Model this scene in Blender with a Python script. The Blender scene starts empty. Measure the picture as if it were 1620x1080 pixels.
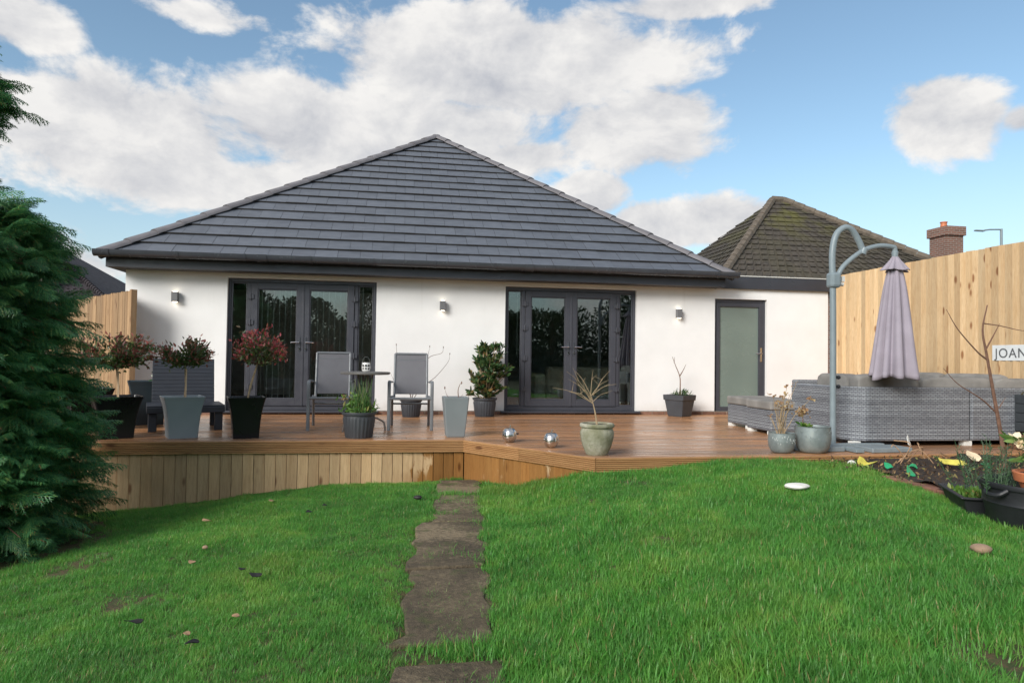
import bpy, math, random
import numpy as np
from mathutils import Vector, Matrix, Euler
R = math.radians
random.seed(7); rng = np.random.default_rng(7)
scene = bpy.context.scene
col = scene.collection

# ------------------------------------------------------------------ camera
YAW, PITCH, ROLL, EYE = .164, .025, .014, .914
fw = Vector((math.sin(YAW)*math.cos(PITCH), math.cos(YAW)*math.cos(PITCH), math.sin(PITCH)))
rt = Vector((math.cos(YAW), -math.sin(YAW), 0)); up = rt.cross(fw)
r2 = rt*math.cos(ROLL) + up*math.sin(ROLL); u2 = -rt*math.sin(ROLL) + up*math.cos(ROLL)
cd = bpy.data.cameras.new('camera'); cd.lens = 24; cd.sensor_width = 36
cd.clip_start = .05; cd.clip_end = 2000
cam = bpy.data.objects.new('camera', cd); col.objects.link(cam)
m4 = Matrix((r2, u2, -fw)).transposed().to_4x4(); m4.translation = (0, 0, EYE)
cam.matrix_world = m4
scene.camera = cam

# ------------------------------------------------------------------ light
SUN_EL, SUN_AZ = R(28), R(-134)      # azimuth measured from +Y clockwise: behind the camera, to the left
SUN_POWER, SKY_STRENGTH, EXPOSURE = 2.6, .15, .58
sd = bpy.data.lights.new('sun', 'SUN'); sd.energy = SUN_POWER; sd.angle = R(28); sd.color = (1, .965, .915)
so = bpy.data.objects.new('sun', sd); col.objects.link(so)
sv = Vector((math.sin(SUN_AZ)*math.cos(SUN_EL), math.cos(SUN_AZ)*math.cos(SUN_EL), math.sin(SUN_EL)))
so.rotation_euler = sv.to_track_quat('Z', 'Y').to_euler(); so.location = (-20, -20, 20)

scene.view_settings.view_transform = 'Standard'; scene.view_settings.look = 'None'
scene.view_settings.gamma = 1; scene.view_settings.use_curve_mapping = False
scene.view_settings.exposure = EXPOSURE

# ------------------------------------------------------------------ node helper
class NT:
    def __init__(s, tree): s.t = tree; s.n = tree.nodes; s.l = tree.links
    def new(s, typ, **kw):
        nd = s.n.new(typ)
        for k, v in kw.items():
            if k.startswith('i_'):
                key = k[2:]
                key = int(key) if key.isdigit() else key.replace('_', ' ')
                s.put(nd.inputs[key], v)
            else: setattr(nd, k, v)
        return nd
    def put(s, sock, v):
        if isinstance(v, bpy.types.NodeSocket): s.l.new(v, sock)
        else: sock.default_value = v
    def math(s, op, a, b=None, c=None, clamp=False):
        nd = s.n.new('ShaderNodeMath'); nd.operation = op; nd.use_clamp = clamp
        s.put(nd.inputs[0], a)
        if b is not None: s.put(nd.inputs[1], b)
        if c is not None: s.put(nd.inputs[2], c)
        return nd.outputs[0]
    def mix(s, f, a, b, blend='MIX'):
        nd = s.n.new('ShaderNodeMix'); nd.data_type = 'RGBA'; nd.blend_type = blend
        s.put(nd.inputs[0], f)
        for i, v in ((6, a), (7, b)):
            if isinstance(v, tuple) and len(v) == 3: v = (*v, 1)
            s.put(nd.inputs[i], v)
        return nd.outputs[2]
    def ramp(s, f, stops, interp='LINEAR'):
        nd = s.n.new('ShaderNodeValToRGB'); cr = nd.color_ramp; cr.interpolation = interp
        while len(cr.elements) < len(stops): cr.elements.new(.5)
        for e, (p, c) in zip(cr.elements, stops):
            e.position = p; e.color = (*c, 1) if isinstance(c, tuple) else (c, c, c, 1)
        s.put(nd.inputs[0], f); return nd.outputs[0]
    def noise(s, vec, scale, detail=4, rough=.55, dist=0, dim='3D'):
        nd = s.n.new('ShaderNodeTexNoise'); nd.noise_dimensions = dim
        if vec is not None: s.put(nd.inputs['Vector'], vec)
        nd.inputs['Scale'].default_value = scale; nd.inputs['Detail'].default_value = detail
        nd.inputs['Roughness'].default_value = rough; nd.inputs['Distortion'].default_value = dist
        return nd.outputs[0]
    def smooth(s, v, lo, hi, a=0., b=1.):
        nd = s.n.new('ShaderNodeMapRange'); nd.interpolation_type = 'SMOOTHSTEP'
        s.put(nd.inputs[0], v)
        for i, x in ((1, lo), (2, hi), (3, a), (4, b)): nd.inputs[i].default_value = x
        return nd.outputs[0]
    def vec(s, op, a, b=None):
        nd = s.n.new('ShaderNodeVectorMath'); nd.operation = op
        s.put(nd.inputs[0], a)
        if b is not None: s.put(nd.inputs[1], b)
        return nd.outputs[0]
    def xyz(s, v):
        nd = s.n.new('ShaderNodeSeparateXYZ'); s.put(nd.inputs[0], v); return nd.outputs
    def comb(s, x, y, z):
        nd = s.n.new('ShaderNodeCombineXYZ')
        for i, v in enumerate((x, y, z)): s.put(nd.inputs[i], v)
        return nd.outputs[0]

# ------------------------------------------------------------------ sky with clouds
world = bpy.data.worlds.new('World'); scene.world = world; world.use_nodes = True
W = NT(world.node_tree); W.n.clear()
wo = W.new('ShaderNodeOutputWorld'); bg = W.new('ShaderNodeBackground'); bg.inputs[1].default_value = SKY_STRENGTH
W.l.new(bg.outputs[0], wo.inputs[0])
sky = W.new('ShaderNodeTexSky', sky_type='NISHITA'); sky.sun_disc = False
sky.sun_elevation = SUN_EL; sky.sun_rotation = SUN_AZ
sky.air_density = 1.0; sky.dust_density = .6; sky.ozone_density = 2.0
g = W.new('ShaderNodeTexCoord').outputs['Generated']
dx, dy, dz = W.xyz(g)
az = W.math('MULTIPLY', W.math('ARCTAN2', dx, dy), 180/math.pi)
el = W.math('MULTIPLY', W.math('ARCSINE', dz), 180/math.pi)
def azel(px, py):
    d = fw + r2*((px-810)/1080) - u2*((py-540)/1080); d.normalize()
    return math.degrees(math.atan2(d.x, d.y)), math.degrees(math.asin(d.z))
def fbm(daz=0., del_=0.):
    v = W.comb(W.math('MULTIPLY', W.math('ADD', az, daz), .055), W.math('MULTIPLY', W.math('ADD', el, del_), .085), 3.1)
    n1 = W.noise(v, 2.2, 10, .6, .25)
    return n1
# cumulus banks (centre x,y and half sizes in degrees of azimuth and elevation)
BANKS = []
for cx, cy, hx, hy, k in ((800, 100, 330, 105, 1), (620, 215, 330, 95, 1), (180, 205, 330, 115, 1), (1000, 205, 150, 80, .9),
                       (380, 290, 420, 60, .8), (1090, 352, 170, 48, 1), (930, 310, 70, 48, .95), (10, 30, 150, 70, .9), (1100, 5, 150, 28, .75),
                       (1490, 193, 125, 66, .74), (1630, 185, 60, 30, .6), (80, 420, 160, 60, .6), (820, 250, 130, 45, .75), (300,20,110,25,.45)):
    a0, e0 = azel(cx, cy); a1, e1 = azel(cx+hx*.5, cy); a2, e2 = azel(cx-hx*.5, cy)
    _, e3 = azel(cx, cy-hy*.5); _, e4 = azel(cx, cy+hy*.5)
    BANKS.append((a0, e0, abs(a1-a2), abs(e3-e4), k))
cov = None
for a0, e0, sa, se, k in BANKS:
    u = W.math('DIVIDE', W.math('SUBTRACT', az, a0), sa); v = W.math('DIVIDE', W.math('SUBTRACT', el, e0), se)
    q = W.math('ADD', W.math('MULTIPLY', u, u), W.math('MULTIPLY', v, v))
    b = W.math('MULTIPLY', W.math('SUBTRACT', 1.0, W.math('SQRT', q)), k)
    cov = b if cov is None else W.math('MAXIMUM', cov, b)
# away from the photographed part the same broken cumulus carries on at about half cover
side = W.smooth(W.math('ABSOLUTE', W.math('SUBTRACT', az, 9.4)), 40, 60)
top = W.smooth(el, 30, 40)
gen = W.math('SUBTRACT', W.math('MULTIPLY', W.noise(W.comb(W.math('MULTIPLY', az, .03), W.math('MULTIPLY', el, .05), 7.), 1.2, 2), 2.6), 1.25)
gm = W.math('MAXIMUM', side, top)
covf = W.math('ADD', W.math('MULTIPLY', cov, W.math('SUBTRACT', 1., gm)), W.math('MULTIPLY', gen, gm))
covf = W.math('MAXIMUM', W.math('MINIMUM', covf, .6), -.9)
n0 = fbm(); n1 = fbm(-2., 2.6)
dens = W.math('ADD', W.math('MULTIPLY', W.math('SUBTRACT', n0, .5), 2.5), W.math('MULTIPLY', covf, 1.3))
alpha = W.smooth(dens, -.04, .36)
alpha = W.math('POWER', alpha, .8)
lit = W.math('ADD', .66, W.math('MULTIPLY', W.math('SUBTRACT', n0, n1), 2.5), clamp=True)
core = W.smooth(dens, .25, 1.1)
lit = W.math('SUBTRACT', lit, W.math('MULTIPLY', core, .18), clamp=True)
CL = 3.6
ccol = W.mix(lit, (CL*.64, CL*.665, CL*.73), (CL*1.16, CL*1.14, CL*1.11))
skyc = W.mix(1., sky.outputs[0], (.82, .83, .75), 'MULTIPLY')
hz = W.smooth(el, -2, 17, .7, 0)
skyc = W.mix(hz, skyc, (CL*.66, CL*.80, CL*.91))
final = W.mix(alpha, skyc, ccol)
W.l.new(final, bg.inputs[0])

# ------------------------------------------------------------------ materials
MATS = {}
def newmat(name):
    m = bpy.data.materials.new(name); m.use_nodes = True
    t = NT(m.node_tree); b = t.n['Principled BSDF']; MATS[name] = m
    return m, t, b
def bump(t, b, h, strength=.3, dist=.01):
    bn = t.new('ShaderNodeBump'); bn.inputs['Strength'].default_value = strength; bn.inputs['Distance'].default_value = dist
    t.put(bn.inputs['Height'], h); t.l.new(bn.outputs[0], b.inputs['Normal'])
def objvec(t, rnd=True, geom=False):
    if geom: return t.new('ShaderNodeNewGeometry').outputs['Position']
    v = t.new('ShaderNodeTexCoord').outputs['Object']
    if rnd:
        r = t.new('ShaderNodeObjectInfo').outputs['Random']
        v = t.vec('ADD', v, t.comb(t.math('MULTIPLY', r, 37.), t.math('MULTIPLY', r, 91.), t.math('MULTIPLY', r, 53.)))
    return v
def simple(name, c, rough=.5, var=.15, scale=8, metal=0, bmp=0, bscale=60, spec=.5, c2=None, objrand=0):
    m, t, b = newmat(name)
    v = objvec(t)
    n = t.noise(v, scale, 5)
    lo = tuple(x*(1-var) for x in c); hi = c2 if c2 else tuple(min(1, x*(1+var)) for x in c)
    cc = t.ramp(n, [(.3, lo), (.7, hi)])
    if objrand:
        r = t.new('ShaderNodeObjectInfo').outputs['Random']
        cc = t.mix(1., cc, t.ramp(r, [(0, 1-objrand), (1, 1.)]), 'MULTIPLY')
    t.l.new(cc, b.inputs['Base Color'])
    b.inputs['Roughness'].default_value = rough; b.inputs['Metallic'].default_value = metal
    b.inputs['Specular IOR Level'].default_value = spec
    rr = t.noise(v, scale*2.3, 4); t.put(b.inputs['Roughness'], t.smooth(rr, .2, .8, max(0, rough-.1), min(1, rough+.1)))
    if bmp: bump(t, b, t.noise(v, bscale, 5), bmp, .004)
    return m
def wood(name, c1, c2, dark, axis='z', rough=.7, wet=False, knots=1., rings=1., tone=.35):
    m, t, b = newmat(name)
    v = objvec(t)
    st = {'z': (14, 14, .9), 'x': (.9, 14, 14), 'y': (14, .9, 14)}[axis]
    gv = t.vec('MULTIPLY', v, st)
    grain = t.noise(gv, 2.2, 6, .6, .15 if axis == 'x' else .6)
    fine = t.noise(t.vec('MULTIPLY', v, tuple(x*6 for x in st)), 2., 3)
    ks = {'z': (9, 9, 3.2), 'x': (3.2, 9, 9), 'y': (9, 3.2, 9)}[axis]
    vo = t.new('ShaderNodeTexVoronoi'); t.put(vo.inputs['Vector'], t.vec('ADD', t.vec('MULTIPLY', v, ks), t.comb(t.math('MULTIPLY', grain, .3), 0., 0.)))
    vo.inputs['Scale'].default_value = .8
    kn = t.smooth(vo.outputs['Distance'], .06, .21, knots, 0)
    cc = t.ramp(grain, [(.28, c1), (.5, tuple((p+q)/2 for p, q in zip(c1, c2))), (.72, c2)])
    cc = t.mix(t.math('MULTIPLY', t.smooth(fine, .45, .75), .35*rings), cc, dark)
    cc = t.mix(kn, cc, dark)
    r = t.new('ShaderNodeObjectInfo').outputs['Random']
    r2_ = t.math('FRACT', t.math('MULTIPLY', r, 17.31))
    cc = t.mix(1., cc, t.ramp(r, [(0, 1-tone), (1, 1.06)]), 'MULTIPLY')
    cc = t.mix(t.math('MULTIPLY', r2_, .35*tone/.35), cc, t.mix(1., cc, (1.0, .86, .7), 'MULTIPLY'))
    b.inputs['Roughness'].default_value = rough
    hgt = t.math('ADD', t.math('MULTIPLY', grain, .6), t.math('MULTIPLY', fine, .4))
    return m, t, b, v, cc, hgt
def wood_fin(t, b, cc, hgt, s=.35):
    t.l.new(cc, b.inputs['Base Color']); bump(t, b, hgt, s, .004)

simple_ = simple
M_white, t, b = newmat('white_render')
v = objvec(t, False); n = t.noise(v, 2.2, 6); f = t.noise(v, 240, 3)
cc = t.ramp(n, [(.3, (.77, .765, .75)), (.7, (.83, .825, .81))]); pz = t.xyz(t.new('ShaderNodeNewGeometry').outputs['Position'])
spl = t.smooth(t.math('ADD', pz[2], t.math('MULTIPLY', t.noise(v, 6, 5, .65), .35)), .42, .12)
stk = t.math('MULTIPLY', t.smooth(t.noise(t.vec('MULTIPLY', v, (9, 9, .35)), 1.2, 4), .56, .72), t.smooth(pz[2], 1.2, 2.2))
cc = t.mix(t.math('ADD', t.math('MULTIPLY', spl, .32), t.math('MULTIPLY', stk, .1)), cc, (.42, .37, .3))
t.l.new(cc, b.inputs['Base Color'])
b.inputs['Roughness'].default_value = .85; bump(t, b, t.math('ADD', f, t.math('MULTIPLY', t.noise(v, 30, 4), .8)), .35, .003)
M_upvc = simple('anthracite_upvc', (.052, .054, .066), .38, .08, 3, bmp=.05, bscale=200)
M_gutter = simple('gutter_plastic', (.055, .06, .07), .22, .12, 4)
M_fascia = simple('fascia_board_grey', (.036, .038, .047), .35, .1, 3)
M_trim = simple('pale_metal_trim', (.55, .55, .52), .4, .1, 5)
M_soffit = simple('soffit_grey', (.07, .065, .066), .6, .1, 3)
M_tile, t, b = newmat('slate_grey_tile')
v = objvec(t); r = t.new('ShaderNodeObjectInfo').outputs['Random']
cc = t.ramp(t.noise(t.vec('MULTIPLY', v, (1, 2.5, 1)), 5, 6, .6), [(.25, (.08, .09, .11)), (.75, (.122, .135, .16))])
cc = t.mix(1., cc, t.ramp(r, [(0, .9), (.5, .98), (1, 1.06)]), 'MULTIPLY')
sp = t.smooth(t.noise(v, 26, 3), .68, .8)
cc = t.mix(t.math('MULTIPLY', sp, .35), cc, (.22, .22, .22))
t.l.new(cc, b.inputs['Base Color']); b.inputs['Roughness'].default_value = .55; bump(t, b, t.noise(v, 90, 4), .2, .003)
M_tile_edge = simple('tile_edge_shaded', (.04, .036, .034), .8, .2, 20)  # brownish tile edges, darkened to paint the shade line under each course
M_hip = simple('concrete_hip_tile', (.155, .146, .155), .7, .15, 6, bmp=.2, bscale=60, objrand=.18)
M_mortar = simple('roof_mortar', (.03, .03, .033), .9)
M_oldtile, t, b = newmat('mossy_old_tile')
v = objvec(t, False, True)
n = t.noise(v, 1.1, 5, .6); n2 = t.noise(v, 6, 5, .65)
cc = t.ramp(n2, [(.3, (.035, .03, .024)), (.7, (.085, .07, .055))])
ps = t.xyz(v)
mossm = t.math('MULTIPLY', t.smooth(n, .42, .62), t.smooth(ps[2], 4.8, 6.8, .12, 1.))
cc = t.mix(t.math('MULTIPLY', mossm, .8), cc, (.11, .105, .02))
lich = t.smooth(t.noise(v, 9, 3, .7), .68, .74)
cc = t.mix(t.math('MULTIPLY', lich, .7), cc, (.3, .29, .25))
t.l.new(cc, b.inputs['Base Color']); b.inputs['Roughness'].default_value = .9; bump(t, b, n2, .5, .02)
M_darktile = simple('dark_plain_tile', (.032, .026, .03), .8, .3, 5, bmp=.4, bscale=20)
M_brick = simple('red_brick', (.24, .125, .085), .85, .35, 14, bmp=.35, bscale=50, objrand=.35)
M_brickwall, t, b = newmat('brickwork')
v = objvec(t, False); px_ = t.xyz(v)
bt = t.new('ShaderNodeTexBrick'); t.put(bt.inputs['Vector'], t.comb(t.math('ADD', px_[0], px_[1]), px_[2], 0.))
bt.inputs['Scale'].default_value = 1.; bt.inputs['Brick Width'].default_value = .225; bt.inputs['Row Height'].default_value = .075; bt.inputs['Mortar Size'].default_value = .01
bt.inputs['Color1'].default_value = (.22, .1, .07, 1); bt.inputs['Color2'].default_value = (.15, .075, .055, 1); bt.inputs['Mortar'].default_value = (.25, .22, .19, 1)
t.l.new(bt.outputs[0], b.inputs['Base Color']); b.inputs['Roughness'].default_value = .9; bump(t, b, bt.outputs[1], -.4, .01)
M_mortarw = simple('lime_mortar', (.4, .35, .28), .95)
M_pot_or = simple('terracotta', (.52, .17, .075), .6, .12, 9, bmp=.1)

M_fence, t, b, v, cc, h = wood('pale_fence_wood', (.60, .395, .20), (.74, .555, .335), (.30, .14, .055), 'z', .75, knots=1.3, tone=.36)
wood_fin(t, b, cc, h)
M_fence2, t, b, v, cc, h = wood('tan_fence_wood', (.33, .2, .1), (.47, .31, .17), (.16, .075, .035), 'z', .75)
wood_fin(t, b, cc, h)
# deck skirt: same timber, soaked dark near the corner where water drips off the deck
M_skirt, t, b, v, cc, h = wood('skirt_wood', (.48, .315, .165), (.63, .45, .26), (.22, .11, .05), 'z', .75, tone=.28)
P = objvec(t, False, True); pp = t.xyz(P)
wn = t.noise(t.vec('MULTIPLY', P, (5, 5, 1.6)), 1.6, 4, .6)
reach = t.math('MULTIPLY', t.smooth(pp[0], -.15, .5), t.smooth(pp[0], 2.2, 1.3, .75, 1.))
wm = t.smooth(t.math('ADD', wn, t.math('MULTIPLY', reach, .33)), .62, .70)
low = t.math('MULTIPLY', t.smooth(pp[2], -.32, -.42), reach)
wm = t.math('MAXIMUM', wm, low)
wm = t.math('MULTIPLY', wm, t.smooth(reach, .05, .3))
cc = t.mix(wm, cc, t.mix(1., cc, (.52, .36, .2), 'MULTIPLY'))
damp = t.smooth(t.math('ADD', pp[2], t.math('MULTIPLY', t.noise(P, 9, 4), .12)), -.62, -.28)
wood_fin(t, b, cc, h); t.put(b.inputs['Roughness'], t.math('SUBTRACT', .75, t.math('MULTIPLY', wm, .4)))
M_deckb, t, b, v, cc, h = wood('wet_deck_wood', (.40, .19, .082), (.57, .30, .145), (.17, .08, .036), 'x', .3, knots=.6, tone=.4)
pp = objvec(t, False, True)
dn = t.noise(t.vec('MULTIPLY', pp, (1., 2.4, 1)), 1.3, 5, .6)
grey = t.smooth(t.math('ADD', dn, t.math('MULTIPLY', t.smooth(t.xyz(pp)[1], 9.5, 6.5), .12)), .5, .68)
cc = t.mix(t.math('MULTIPLY', grey, .4), cc, (.21, .15, .115))
yy = t.xyz(pp)[1]
gro = t.math('SINE', t.math('MULTIPLY', yy, 2*math.pi/.0185))
t.l.new(cc, b.inputs['Base Color'])
t.put(b.inputs['Roughness'], t.smooth(t.noise(t.vec('MULTIPLY', pp, (.6, 7, 1)), 2, 4), .3, .7, .17, .45))
b.inputs['Specular IOR Level'].default_value = .6
bump(t, b, t.math('ADD', t.noise(t.vec('MULTIPLY', pp, (.8, 40, 1)), 1.6, 2), t.math('MULTIPLY', h, .3)), .35, .006)
M_fasc, t, b, v, cc, h = wood('reeded_fascia_wood', (.34, .17, .07), (.48, .275, .125), (.13, .05, .02), 'x', .45, knots=.9, tone=.2)
wood_fin(t, b, cc, h)

M_glass = bpy.data.materials.new('window_glass'); M_glass.use_nodes = True
t = NT(M_glass.node_tree); t.n.clear()
o_ = t.new('ShaderNodeOutputMaterial'); mx = t.new('ShaderNodeMixShader'); tr = t.new('ShaderNodeBsdfTransparent'); gl = t.new('ShaderNodeBsdfGlossy')
tr.inputs[0].default_value = (.84, .88, .87, 1); gl.inputs['Roughness'].default_value = .0; gl.inputs[0].default_value = (.9, .97, .97, 1)
fr = t.new('ShaderNodeFresnel'); fr.inputs[0].default_value = 1.75
wv = t.noise(objvec(t, False), 1.6, 2); bn = t.new('ShaderNodeBump'); bn.inputs['Strength'].default_value = .02; bn.inputs['Distance'].default_value = .02
t.put(bn.inputs['Height'], wv); t.l.new(bn.outputs[0], gl.inputs['Normal'])
t.put(mx.inputs[0], t.math('MULTIPLY', fr.outputs[0], 1.5, clamp=True)); t.l.new(tr.outputs[0], mx.inputs[1]); t.l.new(gl.outputs[0], mx.inputs[2]); t.l.new(mx.outputs[0], o_.inputs[0])
M_frost = simple('frosted_glass', (.17, .215, .19), .24, .1, 1.3, spec=.6)
M_chrome = simple('polished_chrome', (.75, .72, .7), .14, .05, 5, metal=1)
M_steel = simple('brushed_steel', (.62, .6, .58), .2, .06, 5, metal=1)
M_black = simple('black_gloss_plastic', (.008, .008, .01), .3, .05, 2, spec=.35)
M_blackmat = simple('black_rubber', (.014, .015, .018), .55, .3, 6, bmp=.15)
M_greypot = simple('pale_grey_plastic', (.235, .275, .30), .45, .06, 4, bmp=.05)
M_greypot2 = simple('mid_grey_plastic', (.19, .215, .225), .5, .06, 4, bmp=.05)
M_bluepot = simple('dark_blue_grey_plastic', (.03, .045, .055), .4, .1, 4)
M_ribpot = simple('charcoal_plastic', (.052, .056, .064), .5, .12, 7, bmp=.1)
M_lounge = simple('navy_grey_resin', (.024, .028, .038), .55, .1, 6)
M_chairfr = simple('grey_painted_steel', (.17, .18, .19), .42, .08, 8)
M_sling, t, b = newmat('grey_mesh_fabric')
v = objvec(t, False); p3 = t.xyz(v)
wx = t.math('SINE', t.math('MULTIPLY', p3[0], 900)); wz = t.math('SINE', t.math('MULTIPLY', p3[2], 900))
cc = t.ramp(t.noise(v, 3, 3), [(.3, (.155, .152, .165)), (.7, (.19, .187, .20))])
t.l.new(cc, b.inputs['Base Color']); b.inputs['Roughness'].default_value = .8; bump(t, b, t.math('ADD', wx, wz), .3, .001)
b.inputs['Alpha'].default_value = .86
M_tabletop = simple('grey_wood_effect_top', (.16, .15, .14), .5, .2, 9)
M_taupe = simple('taupe_metal', (.14, .12, .11), .5, .1, 9)
M_soil = simple('dark_soil', (.028, .018, .012), .95, .5, 22, bmp=1., bscale=45)
M_stone, t, b = newmat('weathered_stone')
v = objvec(t); n = t.noise(v, 7, 6, .65); n2 = t.noise(v, 26, 5, .7)
cc = t.ramp(n, [(.3, (.15, .15, .08)), (.5, (.27, .265, .19)), (.72, (.42, .40, .33))])
cc = t.mix(t.smooth(n2, .55, .75), cc, (.17, .17, .12)); t.l.new(cc, b.inputs['Base Color']); b.inputs['Roughness'].default_value = .9
bump(t, b, t.math('ADD', n2, n), .8, .012)
M_zinc, t, b = newmat('aged_zinc')
v = objvec(t); n = t.noise(v, 6, 6, .65)
cc = t.ramp(n, [(.3, (.15, .18, .18)), (.55, (.24, .28, .28)), (.75, (.33, .36, .33))]); t.l.new(cc, b.inputs['Base Color'])
b.inputs['Metallic'].default_value = .35; b.inputs['Roughness'].default_value = .5; bump(t, b, n, .25, .004)
M_pale = simple('pale_relief', (.5, .54, .52), .6)
M_wicker, t, b = newmat('grey_wicker')
v = objvec(t, False); p3 = t.xyz(v); wu = t.math('SUBTRACT', p3[0], p3[1])
vv = t.comb(wu, p3[2], 0.)
bt = t.new('ShaderNodeTexBrick'); t.put(bt.inputs['Vector'], vv); bt.offset = .5
bt.inputs['Scale'].default_value = 1; bt.inputs['Brick Width'].default_value = .058; bt.inputs['Row Height'].default_value = .0205; bt.inputs['Mortar Size'].default_value = .0028
bt.inputs['Color1'].default_value = (.155, .165, .185, 1); bt.inputs['Color2'].default_value = (.225, .24, .26, 1); bt.inputs['Mortar'].default_value = (.055, .058, .066, 1)
band = t.noise(t.comb(t.math('MULTIPLY', wu, .4), t.math('MULTIPLY', p3[2], 18), 0.), 1., 1)
band2 = t.smooth(t.noise(t.comb(t.math('MULTIPLY', wu, .15), t.math('MULTIPLY', p3[2], 48), 4.), 1., 0), .58, .62)
cc = t.mix(1., bt.outputs[0], t.ramp(band, [(.3, .85), (.7, 1.12)]), 'MULTIPLY')
cc = t.mix(t.math('MULTIPLY', t.math('MULTIPLY', band2, t.math('SUBTRACT', 1., bt.outputs[1])), .5), cc, (.44, .47, .49))
t.l.new(cc, b.inputs['Base Color']); b.inputs['Roughness'].default_value = .5; bump(t, b, bt.outputs[1], -.7, .004)
M_cush = simple('grey_cushion_fabric', (.215, .205, .19), .95, .28, 3.5, bmp=.4, bscale=90)
M_canopy = simple('mauve_canvas', (.31, .275, .32), .9, .1, 4, bmp=.15, bscale=120)
M_pole = simple('blue_grey_powder_coat', (.20, .245, .265), .4, .08, 6)
M_slab = simple('grey_base_slab', (.19, .225, .24), .7, .12, 6)
M_bark = simple('brown_bark', (.16, .085, .055), .85, .3, 20, bmp=.5)
M_barkpale = simple('pale_bark', (.34, .25, .15), .85, .25, 20, bmp=.4)
M_cane = simple('split_cane', (.55, .40, .26), .7, .15, 12)
M_twig = simple('grey_twig', (.17, .125, .10), .85, .3, 12)
M_path, t, b = newmat('old_concrete_slab')
v = objvec(t, False, True); n = t.noise(v, 3.2, 6, .62); n2 = t.noise(v, 30, 6, .7); n3 = t.noise(v, 1.3, 4)
cc = t.ramp(t.math('ADD', t.math('MULTIPLY', n, .5), t.math('MULTIPLY', n2, .5)), [(.36, (.05, .037, .02)), (.5, (.11, .082, .048)), (.62, (.19, .145, .085))])
cc = t.mix(t.math('MULTIPLY', t.smooth(t.noise(v, 95, 4, .7), .6, .7), .6), cc, (.3, .26, .2))
cc = t.mix(t.math('MULTIPLY', t.smooth(t.math('ADD', n3, t.math('MULTIPLY', t.math('SUBTRACT', n2, .5), .35)), .50, .64), .7), cc, (.30, .23, .14))
cc = t.mix(t.math('MULTIPLY', t.smooth(t.noise(v, 5, 6, .65), .54, .68), .75), cc, (.07, .085, .022))
t.l.new(cc, b.inputs['Base Color']); b.inputs['Roughness'].default_value = .8; bump(t, b, t.math('ADD', n2, t.math('MULTIPLY', t.noise(v, 110, 4), .6)), 1., .02)
M_ground, t, b = newmat('turf_floor')
v = objvec(t, False, True); n = t.noise(v, 2.5, 6)
n4 = t.noise(v, 30, 5, .7)
cc = t.ramp(n, [(.35, (.035, .05, .014)), (.65, (.06, .085, .02))])
cc = t.mix(t.smooth(n4, .42, .6), cc, (.10, .068, .032)); t.l.new(cc, b.inputs['Base Color']); b.inputs['Roughness'].default_value = .95; bump(t, b, n4, .7, .03)
def leafmat(name, stops, rough=.45, trans=.25, patch=None):
    m, t, b = newmat(name)
    r = t.new('ShaderNodeNewGeometry').outputs['Random Per Island']
    cc = t.ramp(r, stops)
    if patch:
        n = t.noise(objvec(t, False, True), patch, 3); cc = t.mix(1., cc, t.ramp(n, [(.3, .6), (.7, 1.25)]), 'MULTIPLY')
    t.l.new(cc, b.inputs['Base Color']); b.inputs['Roughness'].default_value = rough
    b.inputs['Transmission Weight'].default_value = 0
    ts = t.new('ShaderNodeBsdfTranslucent'); t.l.new(cc, ts.inputs[0])
    ms = t.new('ShaderNodeMixShader'); ms.inputs[0].default_value = trans
    t.l.new(b.outputs[0], ms.inputs[1]); t.l.new(ts.outputs[0], ms.inputs[2])
    t.l.new(ms.outputs[0], t.n['Material Output'].inputs[0])
    return m
M_grass, t, b = newmat('grass_blade')
P = objvec(t, False, True); r = t.new('ShaderNodeNewGeometry').outputs['Random Per Island']
oi = t.new('ShaderNodeObjectInfo').outputs['Random']
n1 = t.noise(P, .9, 4, .65); n2 = t.noise(P, 5.5, 5, .65)
cc = t.ramp(t.math('ADD', t.math('MULTIPLY', n1, .5), t.math('MULTIPLY', n2, .5)), [(.38, (.06, .235, .04)), (.5, (.11, .375, .058)), (.62, (.25, .47, .08))])
cc = t.mix(t.math('MULTIPLY', r, .45), cc, (.2, .36, .08))
n3 = t.smooth(t.noise(P, .8, 3), .55, .7); cc = t.mix(t.math('MULTIPLY', n3, .4), cc, (.24, .33, .06))
dry = t.smooth(t.math('ADD', r, t.math('MULTIPLY', t.smooth(n2, .58, .75), .12)), .94, .965)
cc = t.mix(dry, cc, (.40, .34, .13))
t.l.new(cc, b.inputs['Base Color']); b.inputs['Roughness'].default_value = .42
ts = t.new('ShaderNodeBsdfTranslucent'); t.l.new(cc, ts.inputs[0]); ms = t.new('ShaderNodeMixShader'); ms.inputs[0].default_value = .48
t.l.new(b.outputs[0], ms.inputs[1]); t.l.new(ts.outputs[0], ms.inputs[2]); t.l.new(ms.outputs[0], t.n['Material Output'].inputs[0])
M_conif = leafmat('conifer_needles', [(0, (.036, .135, .054)), (.4, (.064, .23, .085)), (.8, (.115, .31, .105)), (.95, (.2, .36, .09)), (1, (.28, .14, .06))], .45, .38, 2.2)
M_phot = leafmat('red_tipped_leaf', [(0, (.05, .085, .03)), (.4, (.09, .12, .045)), (.5, (.2, .08, .06)), (.8, (.33, .09, .075)), (1, (.42, .18, .11))], .4, .3)
M_photg = leafmat('green_shrub_leaf', [(0, (.035, .08, .02)), (.6, (.08, .14, .04)), (1, (.16, .19, .06))], .35, .3)
M_photr = leafmat('pink_red_leaf', [(0, (.08, .1, .035)), (.3, (.3, .07, .06)), (.8, (.46, .07, .09)), (1, (.5, .2, .12))], .4, .25)
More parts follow.
